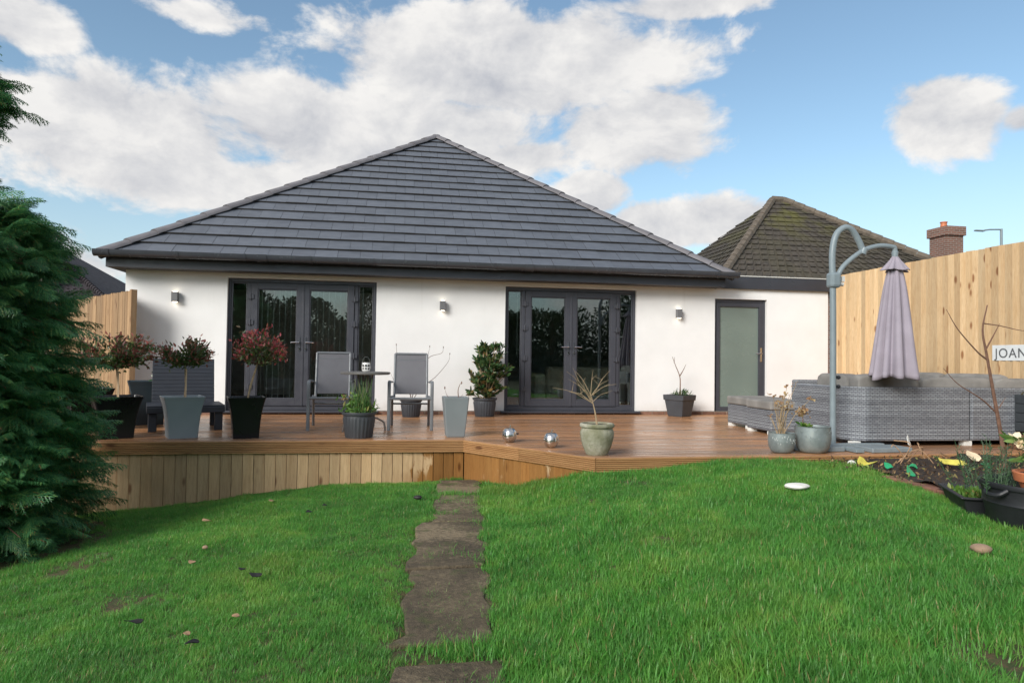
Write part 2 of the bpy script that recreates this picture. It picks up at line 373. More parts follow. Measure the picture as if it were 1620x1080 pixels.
M_rhod = leafmat('rhododendron_leaf', [(0, (.02, .055, .02)), (.6, (.055, .115, .035)), (.88, (.11, .16, .05)), (1, (.26, .14, .05))], .3, .22)
M_chive = leafmat('chive_leaf', [(0, (.05, .15, .05)), (.6, (.12, .25, .08)), (1, (.3, .35, .12))], .4, .25)
M_herb = leafmat('herb_leaf', [(0, (.05, .14, .02)), (.7, (.14, .27, .04)), (1, (.33, .24, .08))], .5, .25)
M_rosem = leafmat('rosemary_leaf', [(0, (.03, .08, .035)), (1, (.09, .17, .08))], .5, .15)
M_dry = leafmat('dry_flower', [(0, (.25, .13, .07)), (.6, (.42, .28, .13)), (1, (.5, .38, .2))], .8, .2)
M_hell = leafmat('hellebore_leaf', [(0, (.05, .14, .03)), (.6, (.12, .26, .06)), (1, (.28, .36, .12))], .4, .2)
M_cream = simple('cream_petal', (.75, .62, .42), .6, .12, 20)
M_dead = simple('dead_leaf_tan', (.34, .21, .12), .8, .35, 25)
M_deadd = simple('dead_leaf_black', (.018, .016, .014), .6, .4, 25)
M_greenpl = simple('green_plastic', (.02, .33, .14), .4, .12, 9)
M_yellow = simple('yellow_petal', (.62, .55, .1), .6, .2, 14)
M_whitesc = simple('white_scrap', (.72, .72, .68), .6, .1, 12)
M_brownst = simple('brown_pebble', (.3, .2, .13), .8, .25, 14, bmp=.3)
M_whitest = simple('white_pebble', (.72, .70, .64), .8, .12, 14, bmp=.4)
M_edging = simple('red_brown_paving', (.22, .1, .065), .85, .3, 9, bmp=.5)
M_sign = simple('white_sign_board', (.66, .68, .68), .5, .06, 9)
M_letter = simple('dark_lettering', (.1, .105, .11), .6)
M_plank = simple('stained_plank', (.16, .075, .04), .7, .3, 9, bmp=.4)
M_crate = simple('dark_planter_wood', (.035, .042, .048), .7, .2, 9, bmp=.3)
M_room = simple('interior_plaster', (.5, .5, .48), .9)
M_roomfl = simple('interior_grey_carpet', (.07, .075, .075), .95)
M_beige = simple('beige_upholstery', (.62, .56, .43), .9, .1, 6, bmp=.3)
M_blind = simple('blind_fabric', (.8, .78, .74), .85)
M_cord = simple('white_cord', (.8, .78, .72), .6)
M_porc = simple('white_glazed_ceramic', (.82, .8, .76), .25, .05)
M_lampgrey = simple('wall_light_grey', (.15, .15, .155), .45, .05, 5)
def emis(name, c, s):
    m, t, b = newmat(name); b.inputs['Base Color'].default_value = (*c, 1)
    b.inputs['Emission Color'].default_value = (*c, 1); b.inputs['Emission Strength'].default_value = s; return m
M_bulb = emis('lit_bulb', (1, .86, .66), 3.5)
M_led = emis('lit_ceiling_bar', (1, .9, .75), 5)

# ------------------------------------------------------------------ mesh helper
class MB:
    def __init__(s): s.v = []; s.f = []; s.mi = []; s.cur = 0
    def add(s, vs, fs):
        k = len(s.v); s.v += [tuple(v) for v in vs]; s.f += [tuple(i+k for i in f) for f in fs]; s.mi += [s.cur]*len(fs); return s
    def box(s, lo, hi, M=None):
        x0, y0, z0 = lo; x1, y1, z1 = hi
        vs = [(x0,y0,z0),(x1,y0,z0),(x1,y1,z0),(x0,y1,z0),(x0,y0,z1),(x1,y0,z1),(x1,y1,z1),(x0,y1,z1)]
        if M is not None: vs = [tuple(M @ Vector(v)) for v in vs]
        return s.add(vs, [(0,3,2,1),(4,5,6,7),(0,1,5,4),(1,2,6,5),(2,3,7,6),(3,0,4,7)])
    def prism(s, poly, axis_vec, M=None):
        """poly: list of 3-D points (planar), extruded along axis_vec"""
        n = len(poly); a = Vector(axis_vec)
        vs = [Vector(p) for p in poly] + [Vector(p)+a for p in poly]
        if M is not None: vs = [M @ v for v in vs]
        fs = [tuple(range(n))[::-1], tuple(range(n, 2*n))] + [(i, (i+1)%n, n+(i+1)%n, n+i) for i in range(n)]
        return s.add(vs, fs)
    def lathe(s, prof, n=32, c=(0,0,0), M=None):
        vs = []; fs = []
        for (r, z) in prof:
            for k in range(n):
                a = 2*math.pi*k/n; vs.append(Vector((c[0]+r*math.cos(a), c[1]+r*math.sin(a), c[2]+z)))
        if M is not None: vs = [M @ v for v in vs]
        for i in range(len(prof)-1):
            for k in range(n):
                k2 = (k+1) % n; fs.append((i*n+k, i*n+k2, (i+1)*n+k2, (i+1)*n+k))
        fs.append(tuple(range(n))[::-1]); fs.append(tuple(range((len(prof)-1)*n, len(prof)*n)))
        return s.add(vs, fs)
    def loft(s, rings, cap=True):
        n = len(rings[0]); vs = [p for r in rings for p in r]; fs = []
        for i in range(len(rings)-1):
            for k in range(n):
                k2 = (k+1) % n; fs.append((i*n+k, i*n+k2, (i+1)*n+k2, (i+1)*n+k))
        if cap: fs.append(tuple(range(n))[::-1]); fs.append(tuple(range((len(rings)-1)*n, len(rings)*n)))
        return s.add(vs, fs)
    def tube(s, pts, rad, n=8, flat=None):
        pts = [Vector(p) for p in pts]; m = len(pts)
        if not hasattr(rad, '__len__'): rad = [rad]*m
        rings = []; pu = None
        for i, p in enumerate(pts):
            d = (pts[min(i+1, m-1)] - pts[max(i-1, 0)]); d.normalize()
            if pu is None:
                ref = Vector((0,0,1)) if abs(d.z) < .9 else Vector((0,1,0))
                pu = d.cross(ref).normalized()
            a = (pu - d*pu.dot(d)).normalized(); b_ = d.cross(a); pu = a
            fy = flat if flat else 1.
            rings.append([p + a*(rad[i]*math.cos(2*math.pi*k/n)) + b_*(rad[i]*fy*math.sin(2*math.pi*k/n)) for k in range(n)])
        return s.loft(rings)
    def mesh(s, name, mats, smooth=False, off=(0,0,0)):
        me = bpy.data.meshes.new(name)
        ox, oy, oz = off
        me.from_pydata([(x-ox, y-oy, z-oz) for x, y, z in s.v], [], s.f)
        for m in (mats if isinstance(mats, (list, tuple)) else [mats]): me.materials.append(m)
        if isinstance(mats, (list, tuple)): me.polygons.foreach_set('material_index', s.mi)
        if smooth:
            me.polygons.foreach_set('use_smooth', [True]*len(me.polygons))
            me.set_sharp_from_angle(angle=R(38))
        me.update(); return me
def cpath(pts, n=8):
    """Catmull-Rom through points"""
    P = [Vector(p) for p in pts]; P = [2*P[0]-P[1]] + P + [2*P[-1]-P[-2]]; out = []
    for i in range(1, len(P)-2):
        a, b_, c, d = P[i-1:i+3]
        for k in range(n):
            t_ = k/n; out.append(.5*((2*b_) + (c-a)*t_ + (2*a-5*b_+4*c-d)*t_*t_ + (3*b_-a-3*c+d)*t_**3))
    out.append(P[-2]); return out
ORG = {}
def tag(o, label=None, cat=None, group=None, kind=None):
    if label: o['label'] = label
    if cat: o['category'] = cat
    if group: o['group'] = group
    if kind: o['kind'] = kind
    return o
def link(name, me, parent=None, loc=(0,0,0), rot=(0,0,0)):
    o = bpy.data.objects.new(name, me); col.objects.link(o)
    o.location = loc; o.rotation_euler = rot
    if parent is not None: o.parent = parent
    return o
def thing(name, label, cat, loc=(0,0,0), rz=0, group=None):
    o = bpy.data.objects.new(name, None); col.objects.link(o); o.empty_display_size = .1
    o.location = loc; o.rotation_euler = (0, 0, rz); return tag(o, label, cat, group)
def part(mb, name, mats, parent, smooth=False, off=(0,0,0), bev=0, loc=None, rot=(0,0,0), kind=None, center=False):
    """mb in the parent's local space (off is subtracted); center=True gives the piece its own origin"""
    if center:
        a = np.array(mb.v); c = a.mean(0); o = link(name, mb.mesh(name, mats, smooth, c), parent, tuple(c-np.array(off)), rot)
    else:
        o = link(name, mb.mesh(name, mats, smooth, off), parent, loc or (0,0,0), rot)
    if bev:
        md = o.modifiers.new('bevel', 'BEVEL'); md.width = bev; md.segments = 2; md.limit_method = 'ANGLE'; md.angle_limit = R(40)
    if kind: o['kind'] = kind
    return o
def single(mb, name, mats, label, cat, loc=(0,0,0), smooth=False, bev=0, group=None, rot=(0,0,0)):
    o = part(mb, name, mats, None, smooth, loc, bev, loc, rot); return tag(o, label, cat, group)

# ------------------------------------------------------------------ terrain
GX = [-9, -4.4, -2.9, -2.1, -1.2, .1, .35, .95, 1.25, 1.85, 3.3, 4.2, 9]
GZ = [-1.1, -.84, -.70, -.605, -.505, -.43, -.415, -.41, -.385, -.17, -.045, -.06, -.06]
def gz(x, y):
    return np.interp(np.asarray(x) - .1*(np.asarray(y)-7.5), GX, GZ) + .012*np.sin(np.asarray(x)*2.1+np.asarray(y)*1.3) - .02
def gzf(x, y): return float(gz(x, y))

big = MB(); big.add([(-600,-600,-1.6),(600,-600,-1.6),(600,600,-1.6),(-600,600,-1.6)], [(0,1,2,3)])
tag(part(big, 'ground', M_ground, None), kind='structure')

# path slabs (world x,y outlines)
def pc(y): return .43 + .1*(y-5.1)        # path centre line
SL = [(6.72, 7.55, .0, .26), (5.58, 6.68, .0, .26), (4.40, 5.55, -.03, .29), (3.25, 4.37, -.03, .28), (1.7, 3.04, .0, .27)]
slab_polys = []
for (ya, yb, dxs, hw) in SL:
    pts = []
    N = 9
    rr = random.Random(ya)
    left = [(pc(y)+dxs-hw+.05+rr.uniform(-.04, .07), y+rr.uniform(-.02, .02)) for y in np.linspace(ya, yb, N)]
    right = [(pc(y)+dxs+hw-.03+rr.uniform(-.04, .04), y+rr.uniform(-.03, .03)) for y in np.linspace(yb, ya, N)]
    slab_polys.append(left+right)
def inpoly(xs, ys, poly):
    ins = np.zeros(xs.shape, bool); n = len(poly); j = n-1
    for i in range(n):
        xi, yi = poly[i]; xj, yj = poly[j]
        c = ((yi > ys) != (yj > ys)) & (xs < (xj-xi)*(ys-yi)/(yj-yi+1e-12)+xi); ins ^= c; j = i
    return ins
path = tag(bpy.data.objects.new('path', None), kind='structure'); col.objects.link(path)
for poly in slab_polys:
    cx = sum(p[0] for p in poly)/len(poly); cy = sum(p[1] for p in poly)/len(poly); z0 = gzf(cx, cy)+.012
    mb = MB(); mb.prism([(x, y, gzf(x, y)*.5+z0*.5-.05+.011) for x, y in poly], (0,0,.05))
    part(mb, 'slab', M_path, path, bev=.012)

# lawn grid with density for the grass
xs = np.arange(-9, 12.01, .07); ys = np.arange(-14, 11.2, .07)
Xg, Yg = np.meshgrid(xs, ys); nx, ny = len(xs), len(ys)
def vnoise(x, y, s, seed):
    r = np.random.default_rng(seed); G = r.random((64, 64)); u = x*s+1000.; v = y*s+1000.; i = np.floor(u).astype(int); j = np.floor(v).astype(int); a = u-i; b_ = v-j
    a = a*a*(3-2*a); b_ = b_*b_*(3-2*b_); g_ = lambda p, q: G[p % 64, q % 64]
    return (g_(i,j)*(1-a)+g_(i+1,j)*a)*(1-b_)+(g_(i,j+1)*(1-a)+g_(i+1,j+1)*a)*b_
nz = vnoise(Xg, Yg, 3.3, 1)*.6+vnoise(Xg, Yg, 9, 2)*.4
Zg = gz(Xg, Yg) + .035*(vnoise(Xg, Yg, 1.6, 5)-.5) + .02*(vnoise(Xg, Yg, 5, 6)-.5)
onpath = np.zeros(Xg.shape, bool)
for poly in slab_polys: onpath |= inpoly(Xg, Yg, poly)
dens = np.ones(Xg.shape); hgt = .5+.5*vnoise(Xg, Yg, 1.3, 8)+.45*vnoise(Xg, Yg, 4.5, 18)
dens[onpath] = np.where(nz[onpath] > .61, .45, 0)
dens = np.where((np.abs(Xg-pc(Yg)) < .24) & ~onpath & (nz > .42), .25, dens)
hgt = np.where(Xg - .1*(Yg-5) < .25, hgt*.62, hgt*1.05)          # left lawn is shorter
dens[(Yg > 7.62) & (Xg < .8)] = 0
dens[(Yg > 7.62-(Xg-.74)*1.29) & (Xg >= .74) & (Xg < 1.83)] = 0
dens[(Yg > 6.2) & (Xg >= 1.83)] = 0
# soil strip under the conifer, planting bed, bare patches
cd_ = np.hypot(Xg+3.75, Yg-6.3); dens *= np.clip((cd_-1.0-.35*nz)/.25, 0, 1)
BED = [(4.35, 6.25), (4.2, 5.6), (4.05, 5.0), (4.02, 4.6), (3.92, 4.2), (3.95, 3.85), (4.3, 3.65), (9, 3.65), (9, 6.25)]
inbed = inpoly(Xg+.12*(nz-.5), Yg, BED); dens[inbed] = 0
for bx, by, br in ((-1.55, 4.3, .12), (1.97, 4.3, .07), (1.1, 1.9, .0), (2.12, 2.05, .16), (-2.25, 5.35, .22), (1.62, 3.9, .06), (2.05, 5.7, .12), (.78, 2.35, .06)):
    if br: dens *= np.clip((np.hypot(Xg-bx, (Yg-by)*.7)-br*(.6+.8*nz))/.06, 0.12, 1)
dens *= np.clip(.55+.9*nz, .3, 1)
Zg = np.where(onpath, Zg-.03, Zg)
lv = np.stack([Xg.ravel(), Yg.ravel(), Zg.ravel()], 1)
idx = np.arange(nx*ny).reshape(ny, nx)
lf = np.stack([idx[:-1,:-1], idx[:-1,1:], idx[1:,1:], idx[1:,:-1]], -1).reshape(-1, 4)
def npmesh(name, v, f, mat, smooth=False):
    me = bpy.data.meshes.new(name); k = f.shape[1]
    me.vertices.add(len(v)); me.vertices.foreach_set('co', np.ascontiguousarray(v, np.float32).ravel())
    me.loops.add(f.size); me.loops.foreach_set('vertex_index', np.ascontiguousarray(f, np.int32).ravel())
    me.polygons.add(len(f)); me.polygons.foreach_set('loop_start', np.arange(0, f.size, k, dtype=np.int32))
    me.polygons.foreach_set('loop_total', np.full(len(f), k, np.int32))
    me.materials.append(mat); me.update(calc_edges=True); me.validate()
    if smooth: me.polygons.foreach_set('use_smooth', [True]*len(me.polygons))
    return me
lm = npmesh('lawn', lv, lf, M_ground, True); lawn = tag(link('lawn', lm), kind='structure')
# grass only where it can be seen
keep = ((Yg > 1.1) & (Yg < 7.7) & (np.abs(Xg-.16*Yg) < 1.9+Yg*.85)); d2 = (dens*keep).ravel(); fsel = d2[lf].max(1) > 0
gm_ = npmesh('grass', lv, lf[fsel], M_grass)
at = gm_.attributes.new('dens', 'FLOAT', 'POINT'); at.data.foreach_set('value', d2.astype(np.float32))
at = gm_.attributes.new('hgt', 'FLOAT', 'POINT'); at.data.foreach_set('value', hgt.ravel().astype(np.float32))
tc = bpy.data.collections.new('tufts')
for k in range(6):
    V = []; F = []; rr = random.Random(100+k)
    for _ in range(38):
        a = rr.uniform(0, 6.283); rad = .055*math.sqrt(rr.random()); bx, by = rad*math.cos(a), rad*math.sin(a)
        h_ = rr.uniform(.024, .062); ln = rr.uniform(.1, .8)*h_; th = rr.uniform(0, 6.283); w_ = rr.uniform(.0012, .0026)
        px, py = math.cos(th), math.sin(th); qx, qy = -py*w_, px*w_; i0 = len(V)
        for s_, wf in ((0, 1), (.45, .9), (.8, .55)):
            ox = px*ln*s_*s_; oy = py*ln*s_*s_; z_ = h_*s_*(1-.18*s_)-.006
            V += [(bx+ox-qx*wf, by+oy-qy*wf, z_), (bx+ox+qx*wf, by+oy+qy*wf, z_)]
        V.append((bx+px*ln*1.05, by+py*ln*1.05, h_*.84))
        F += [(i0, i0+1, i0+3, i0+2), (i0+2, i0+3, i0+5, i0+4), (i0+4, i0+5, i0+6)]
    me = bpy.data.meshes.new('tuft'); me.from_pydata(V, [], F); me.materials.append(M_grass); me.update()
    o = bpy.data.objects.new('tuft', me); tc.objects.link(o)
grass = link('grass', gm_); tag(grass, 'lush green winter lawn grass covering the garden in front of the deck', 'grass', kind='stuff')
ng = bpy.data.node_groups.new('grow_grass', 'GeometryNodeTree')
ng.interface.new_socket('Geometry', in_out='INPUT', socket_type='NodeSocketGeometry'); ng.interface.new_socket('Geometry', in_out='OUTPUT', socket_type='NodeSocketGeometry')
G = ng.nodes; L = ng.links
gi = G.new('NodeGroupInput'); go = G.new('NodeGroupOutput')
dp = G.new('GeometryNodeDistributePointsOnFaces'); dp.distribute_method = 'RANDOM'
na = G.new('GeometryNodeInputNamedAttribute'); na.data_type = 'FLOAT'; na.inputs[0].default_value = 'dens'
mm = G.new('ShaderNodeMath'); mm.operation = 'MULTIPLY'; mm.inputs[1].default_value = 1000
L.new(na.outputs[0], mm.inputs[0]); L.new(gi.outputs[0], dp.inputs['Mesh']); L.new(mm.outputs[0], dp.inputs['Density'])
ip = G.new('GeometryNodeInstanceOnPoints'); ci = G.new('GeometryNodeCollectionInfo'); ci.inputs[0].default_value = tc
ci.inputs['Separate Children'].default_value = True; ci.inputs['Reset Children'].default_value = True
ip.inputs['Pick Instance'].default_value = True
rv = G.new('FunctionNodeRandomValue'); rv.data_type = 'FLOAT_VECTOR'; rv.inputs[0].default_value = (-.2, -.2, 0); rv.inputs[1].default_value = (.2, .2, 6.28)
nh = G.new('GeometryNodeInputNamedAttribute'); nh.data_type = 'FLOAT'; nh.inputs[0].default_value = 'hgt'
rs = G.new('FunctionNodeRandomValue'); rs.data_type = 'FLOAT'; rs.inputs[2].default_value = .65; rs.inputs[3].default_value = 1.3
ml = G.new('ShaderNodeMath'); ml.operation = 'MULTIPLY'; L.new(nh.outputs[0], ml.inputs[0]); L.new(rs.outputs[1], ml.inputs[1])
L.new(dp.outputs['Points'], ip.inputs['Points']); L.new(ci.outputs[0], ip.inputs['Instance']); L.new(rv.outputs[0], ip.inputs['Rotation']); L.new(ml.outputs[0], ip.inputs['Scale'])
L.new(ip.outputs[0], go.inputs[0])
md = grass.modifiers.new('grow', 'NODES'); md.node_group = ng

# planting bed soil and red-brown edging
yy_ = np.arange(3.2, 6.24, .06); xx_ = np.arange(3.3, 9, .06); A, B = np.meshgrid(xx_, yy_)
zb = gz(A, B)+.012+.05*vnoise(A, B, 4, 21)+.03*vnoise(A, B, 13, 22)
ii = np.arange(A.size).reshape(A.shape); ff_ = np.stack([ii[:-1,:-1], ii[:-1,1:], ii[1:,1:], ii[1:,:-1]], -1).reshape(-1, 4)
ok = inpoly(A, B, BED).ravel(); ff_ = ff_[ok[ff_].all(1)]
tag(link('flower_bed_soil', npmesh('flower_bed_soil', np.stack([A.ravel(), B.ravel(), zb.ravel()], 1), ff_, M_soil, True)), kind='structure')

# ------------------------------------------------------------------ house
D = 11.05
H0 = (.6, D, 0)
house = thing('bungalow', 'white rendered bungalow with a slate grey hipped roof behind the timber deck', 'house', H0)
DOOR_W, DOOR_H = 2.25, 2.1
d1, d2_, d3 = -2.616, 1.71, 5.375
XL, XR, ZT = -4.07, 7.52, 2.25
mb = MB()
Y0, Y1 = D, D+.3
def wallbox(x0, x1, z0, z1): mb.box((x0, Y0, z0), (x1, Y1, z1))
wallbox(XL, d1, .06, ZT); wallbox(d1+DOOR_W, d2_, .06, ZT); wallbox(d2_+DOOR_W, d3, .06, ZT); wallbox(d3+.971, XR, .06, ZT)
wallbox(d1, d1+DOOR_W, DOOR_H, ZT); wallbox(d2_, d2_+DOOR_W, DOOR_H, ZT); wallbox(d3, d3+.971, 2.0, ZT)
mb.box((XL, Y1, -.9), (XL+.3, 25, ZT)); mb.box((XR-.3, Y1, -.9), (XR, 20, ZT)); mb.box((XL+.3, 24.7, -.9), (5.3, 25, ZT))
part(mb, 'wall', M_white, house, off=H0)
# brick plinth course
pl = part(MB().box((XL, D+.004, -.8), (XR, D+.29, .052)), 'plinth', M_mortarw, house, off=H0)
bm_ = MB().box((-.107, -.05, -.0325), (.107, .05, .0325)).mesh('brick', M_brick)
x = XL+.11; k = 0
while x < XR-.1:
    link('brick', bm_, pl, (x-H0[0], .052-.004-.002*(k % 3), .016)); x += .225; k += 1
# rooms behind the glazing (dark interior seen through the panes)
mb = MB()
for xa, xb in ((-3.6, 0.2), (1.2, 4.9)):
    mb.cur = 0
    mb.add([(xa, 15.5, .06), (xb, 15.5, .06), (xb, 15.5, 2.4), (xa, 15.5, 2.4)], [(0,1,2,3)])
    mb.add([(xa, Y1+.01, .06), (xa, 15.5, .06), (xa, 15.5, 2.4), (xa, Y1+.01, 2.4)], [(0,1,2,3)])
    mb.add([(xb, 15.5, .06), (xb, Y1+.01, .06), (xb, Y1+.01, 2.4), (xb, 15.5, 2.4)], [(0,1,2,3)])
    mb.add([(xa, Y1+.01, 2.4), (xa, 15.5, 2.4), (xb, 15.5, 2.4), (xb, Y1+.01, 2.4)], [(0,1,2,3)])
    mb.cur = 1
    mb.add([(xa, Y1-.05, .062), (xb, Y1-.05, .062), (xb, 15.5, .062), (xa, 15.5, .062)], [(0,1,2,3)])
part(mb, 'interior_room', [M_room, M_roomfl], house, off=H0)

def french_door(x0, cord=False):
    c = (x0+DOOR_W/2, D+.06, .06)
    o = (H0[0], H0[1], H0[2]); dr = bpy.data.objects.new('french_door', None); col.objects.link(dr); dr.parent = house
    dr.location = (c[0]-o[0], c[1]-o[1], c[2]-o[2]); off = c
    yf = D+.055; zt = DOOR_H; w = DOOR_W; zb_ = .06
    mb = MB(); fr_ = .045
    mb.box((x0, yf, zb_), (x0+fr_, yf+.07, zt)); mb.box((x0+w-fr_, yf, zb_), (x0+w, yf+.07, zt))
    mb.box((x0+fr_, yf, zt-.06), (x0+w-fr_, yf+.07, zt)); mb.box((x0+fr_, yf, zb_), (x0+w-fr_, yf+.07, zb_+.07))
    xm1 = x0+.315; xm2 = x0+w-.315
    for xm in (xm1, xm2): mb.box((xm-.03, yf, zb_+.07), (xm+.03, yf+.07, zt-.06))
    for xa, xb in ((x0+fr_, xm1-.03), (xm2+.03, x0+w-fr_)):     # sidelight beads
        z0, z1 = zb_+.07, zt-.06
        mb.box((xa, yf+.012, z0), (xa+.022, yf+.06, z1)); mb.box((xb-.022, yf+.012, z0), (xb, yf+.06, z1))
        mb.box((xa+.022, yf+.012, z0), (xb-.022, yf+.06, z0+.025)); mb.box((xa+.022, yf+.012, z1-.022), (xb-.022, yf+.06, z1))
    part(mb, 'frame', M_upvc, dr, off=off, bev=.006)
    part(MB().box((x0-.06, yf-.13, .028), (x0+w+.06, yf+.02, .058)), 'sill', M_upvc, dr, off=off, bev=.006)
    for xa, xb in ((x0+fr_+.022, xm1-.052), (xm2+.052, x0+w-fr_-.022)):
        part(MB().box((xa-.01, yf+.03, zb_+.09), (xb+.01, yf+.034, zt-.075)), 'pane', M_glass, dr, off=off)
    xc = x0+w/2
    for s in (-1, 1):
        xa, xb = (xm1+.032, xc-.003) if s < 0 else (xc+.003, xm2-.032)
        z0, z1 = zb_+.072, zt-.062; st = .092
        mb = MB()
        mb.box((xa, yf-.018, z0), (xa+st, yf+.05, z1)); mb.box((xb-st, yf-.018, z0), (xb, yf+.05, z1))
        mb.box((xa+st, yf-.018, z1-st), (xb-st, yf+.05, z1)); mb.box((xa+st, yf-.018, z0), (xb-st, yf+.05, z0+st+.01))
        for (a0, b0, a1, b1) in ((xa+st, z0+st+.01, xa+st+.016, z1-st), (xb-st-.016, z0+st+.01, xb-st, z1-st), (xa+st+.016, z0+st+.01, xb-st-.016, z0+st+.028), (xa+st+.016, z1-st-.016, xb-st-.016, z1-st)):
            mb.box((a0, yf-.008, b0), (a1, yf+.04, b1))
        if s < 0: mb.box((xb-.012, yf-.026, z0), (xb+.02, yf-.0185, z1))
        part(mb, 'leaf_frame', M_upvc, dr, off=off, bev=.005)
        part(MB().box((xa+st, yf+.02, z0+st), (xb-st, yf+.024, z1-st)), 'pane', M_glass, dr, off=off)
        xh = xb-.045 if s < 0 else xa+.045; zh = 1.1; yb = yf-.018
        part(MB().box((xh-.015, yb-.008, zh-.12), (xh+.015, yb, zh+.1)), 'handle_plate', M_gutter, dr, off=off, bev=.003); mb = MB()
        mb.tube([(xh, yb, zh+.02), (xh, yb-.05, zh+.02)], .009, 8); mb.tube([(xh, yb-.05, zh+.02), (xh+s*.05, yb-.054, zh+.022), (xh+s*.125, yb-.05, zh+.016)], [.009, .0085, .007], 8)
        part(MB().lathe([(.013, 0), (.013, .014)], 12, M=Matrix.Translation((xh, yb-.008, zh-.075)) @ Matrix.Rotation(R(90), 4, 'X')), 'lock', M_chrome, dr, True, off=off)
        part(mb, 'handle', M_chrome, dr, True, off=off)
        xe = xa-.012 if s < 0 else xb+.012
        for zh in (.42, .92, 1.42, 1.82):
            mb = MB(); mb.box((xe-.05, yf-.032, zh-.035), (xe+.05, yf-.0185, zh+.035)); mb.tube([(xe, yf-.034, zh-.05), (xe, yf-.034, zh+.05)], .011, 8)
            part(mb, 'hinge', M_upvc, dr, off=off, bev=.003)
    return dr
french_door(d1); french_door(d2_)
# side door with frosted glass
c = (d3+.485, D+.06, .0); sdoor = bpy.data.objects.new('side_door', None); col.objects.link(sdoor); sdoor.parent = house; sdoor.location = tuple(np.array(c)-np.array(H0))
x0 = d3; w = .971; yf = D+.055
mb = MB(); mb.box((x0, yf, .0), (x0+.05, yf+.07, 2.0)); mb.box((x0+w-.05, yf, .0), (x0+w, yf+.07, 2.0)); mb.box((x0+.05, yf, 1.945), (x0+w-.05, yf+.07, 2.0)); mb.box((x0+.05, yf, .0), (x0+w-.05, yf+.07, .05))
part(mb, 'frame', M_upvc, sdoor, off=c, bev=.006)
xa, xb, z0, z1 = x0+.053, x0+w-.053, .053, 1.942
mb = MB(); mb.box((xa, yf-.014, z0), (xa+.062, yf+.05, z1)); mb.box((xb-.075, yf-.014, z0), (xb, yf+.05, z1)); mb.box((xa+.062, yf-.014, z1-.075), (xb-.075, yf+.05, z1)); mb.box((xa+.062, yf-.014, z0), (xb-.075, yf+.05, z0+.08))
part(mb, 'leaf_frame', M_upvc, sdoor, off=c, bev=.005)
part(MB().box((xa+.06, yf+.015, z0+.078), (xb-.073, yf+.02, z1-.073)), 'frosted_pane', M_frost, sdoor, off=c)
xh = xb-.036; part(MB().box((xh-.017, yf-.024, .92), (xh+.017, yf-.0145, 1.16)), 'handle_plate', M_chrome, sdoor, off=c); mb = MB(); mb.tube([(xh, yf-.02, 1.06), (xh, yf-.065, 1.06), (xh-.05, yf-.07, 1.062), (xh-.12, yf-.065, 1.057)], .009, 8)
part(mb, 'handle', M_chrome, sdoor, True, off=c)

# roof
EZ, EY, EXL, EXR = 2.352, 10.62, -4.27, 5.49
AP = Vector((.75, 15.5, 5.90))
roof = part(MB().add([(EXL, EY, EZ-.03), (EXR, EY, EZ-.03), tuple(AP-Vector((0, 0, .05))), (AP.x, 21, AP.z-.05), (EXL, 25.4, EZ-.03), (EXR, 25.4, EZ-.03)],
            [(0,1,2), (0,2,3,4), (1,5,3,2), (4,3,5), (0,4,5,1)]), 'roof', M_mortar, house, off=H0)
o_ = Vector((0, EY, EZ)); U = Vector((1, 0, 0)); Vv = Vector((0, AP.y-EY, AP.z-EZ)); SLEN = Vv.length; Vv.normalize(); Nn = U.cross(Vv)
NC = 18; GA = SLEN/NC
def clip(poly, a, b_, c_):      # keep a*u+b*v+c>=0
    out = []
    for i in range(len(poly)):
        p, q = poly[i-1], poly[i]; dp_, dq = a*p[0]+b_*p[1]+c_, a*q[0]+b_*q[1]+c_
        if (dp_ >= 0) != (dq >= 0):
            t_ = dp_/(dp_-dq); out.append((p[0]+(q[0]-p[0])*t_, p[1]+(q[1]-p[1])*t_))
        if dq >= 0: out.append(q)
    return out
TW = .338
def tile_mesh(poly, v0, c):
    mb = MB(); top = []; bot = []
    for (u, v) in poly:
        n_ = .036 - .03*(v-v0)/GA
        top.append(o_ + U*u + Vv*v + Nn*n_ - c); bot.append(o_ + U*u + Vv*v + Nn*(n_-.024) - c)
    n = len(poly); vs = bot+top
    mb.cur = 0; mb.add(vs, [tuple(range(n, 2*n))])
    mb.cur = 1; mb.add(vs, [(i, (i+1)%n, n+(i+1)%n, n+i) for i in range(n)])
    return mb.mesh('roof_tile', [M_tile, M_tile_edge])
full = None
HV = Vector(H0)
for rI in range(NC):
    v0 = rI*GA; v1 = v0+GA+.0; u = EXL-.4+(.5 if rI % 2 else 0)*TW
    while u < EXR:
        q = [(u+.002, v0), (u+TW-.002, v0), (u+TW-.002, v1), (u+.002, v1)]
        # hip lines
        pl_ = clip(q, 1, -(AP.x-EXL)/SLEN, -EXL); pl_ = clip(pl_, -1, -(EXR-AP.x)/SLEN, EXR)
        if len(pl_) >= 3:
            ar = abs(sum(pl_[i-1][0]*pl_[i][1]-pl_[i][0]*pl_[i-1][1] for i in range(len(pl_))))/2
            if ar > .004:
                cu = sum(p[0] for p in pl_)/len(pl_); cv = sum(p[1] for p in pl_)/len(pl_)
                c = o_ + U*cu + Vv*cv
                if len(pl_) == 4 and abs(ar-(TW-.004)*GA) < 1e-4:
                    if full is None: full = tile_mesh(pl_, v0, c)
                    me = full
                else: me = tile_mesh(pl_, v0, c)
                jit = random.uniform(-.003, .003)
                link('roof_tile', me, roof, tuple(c-HV+Nn*jit))
        u += TW
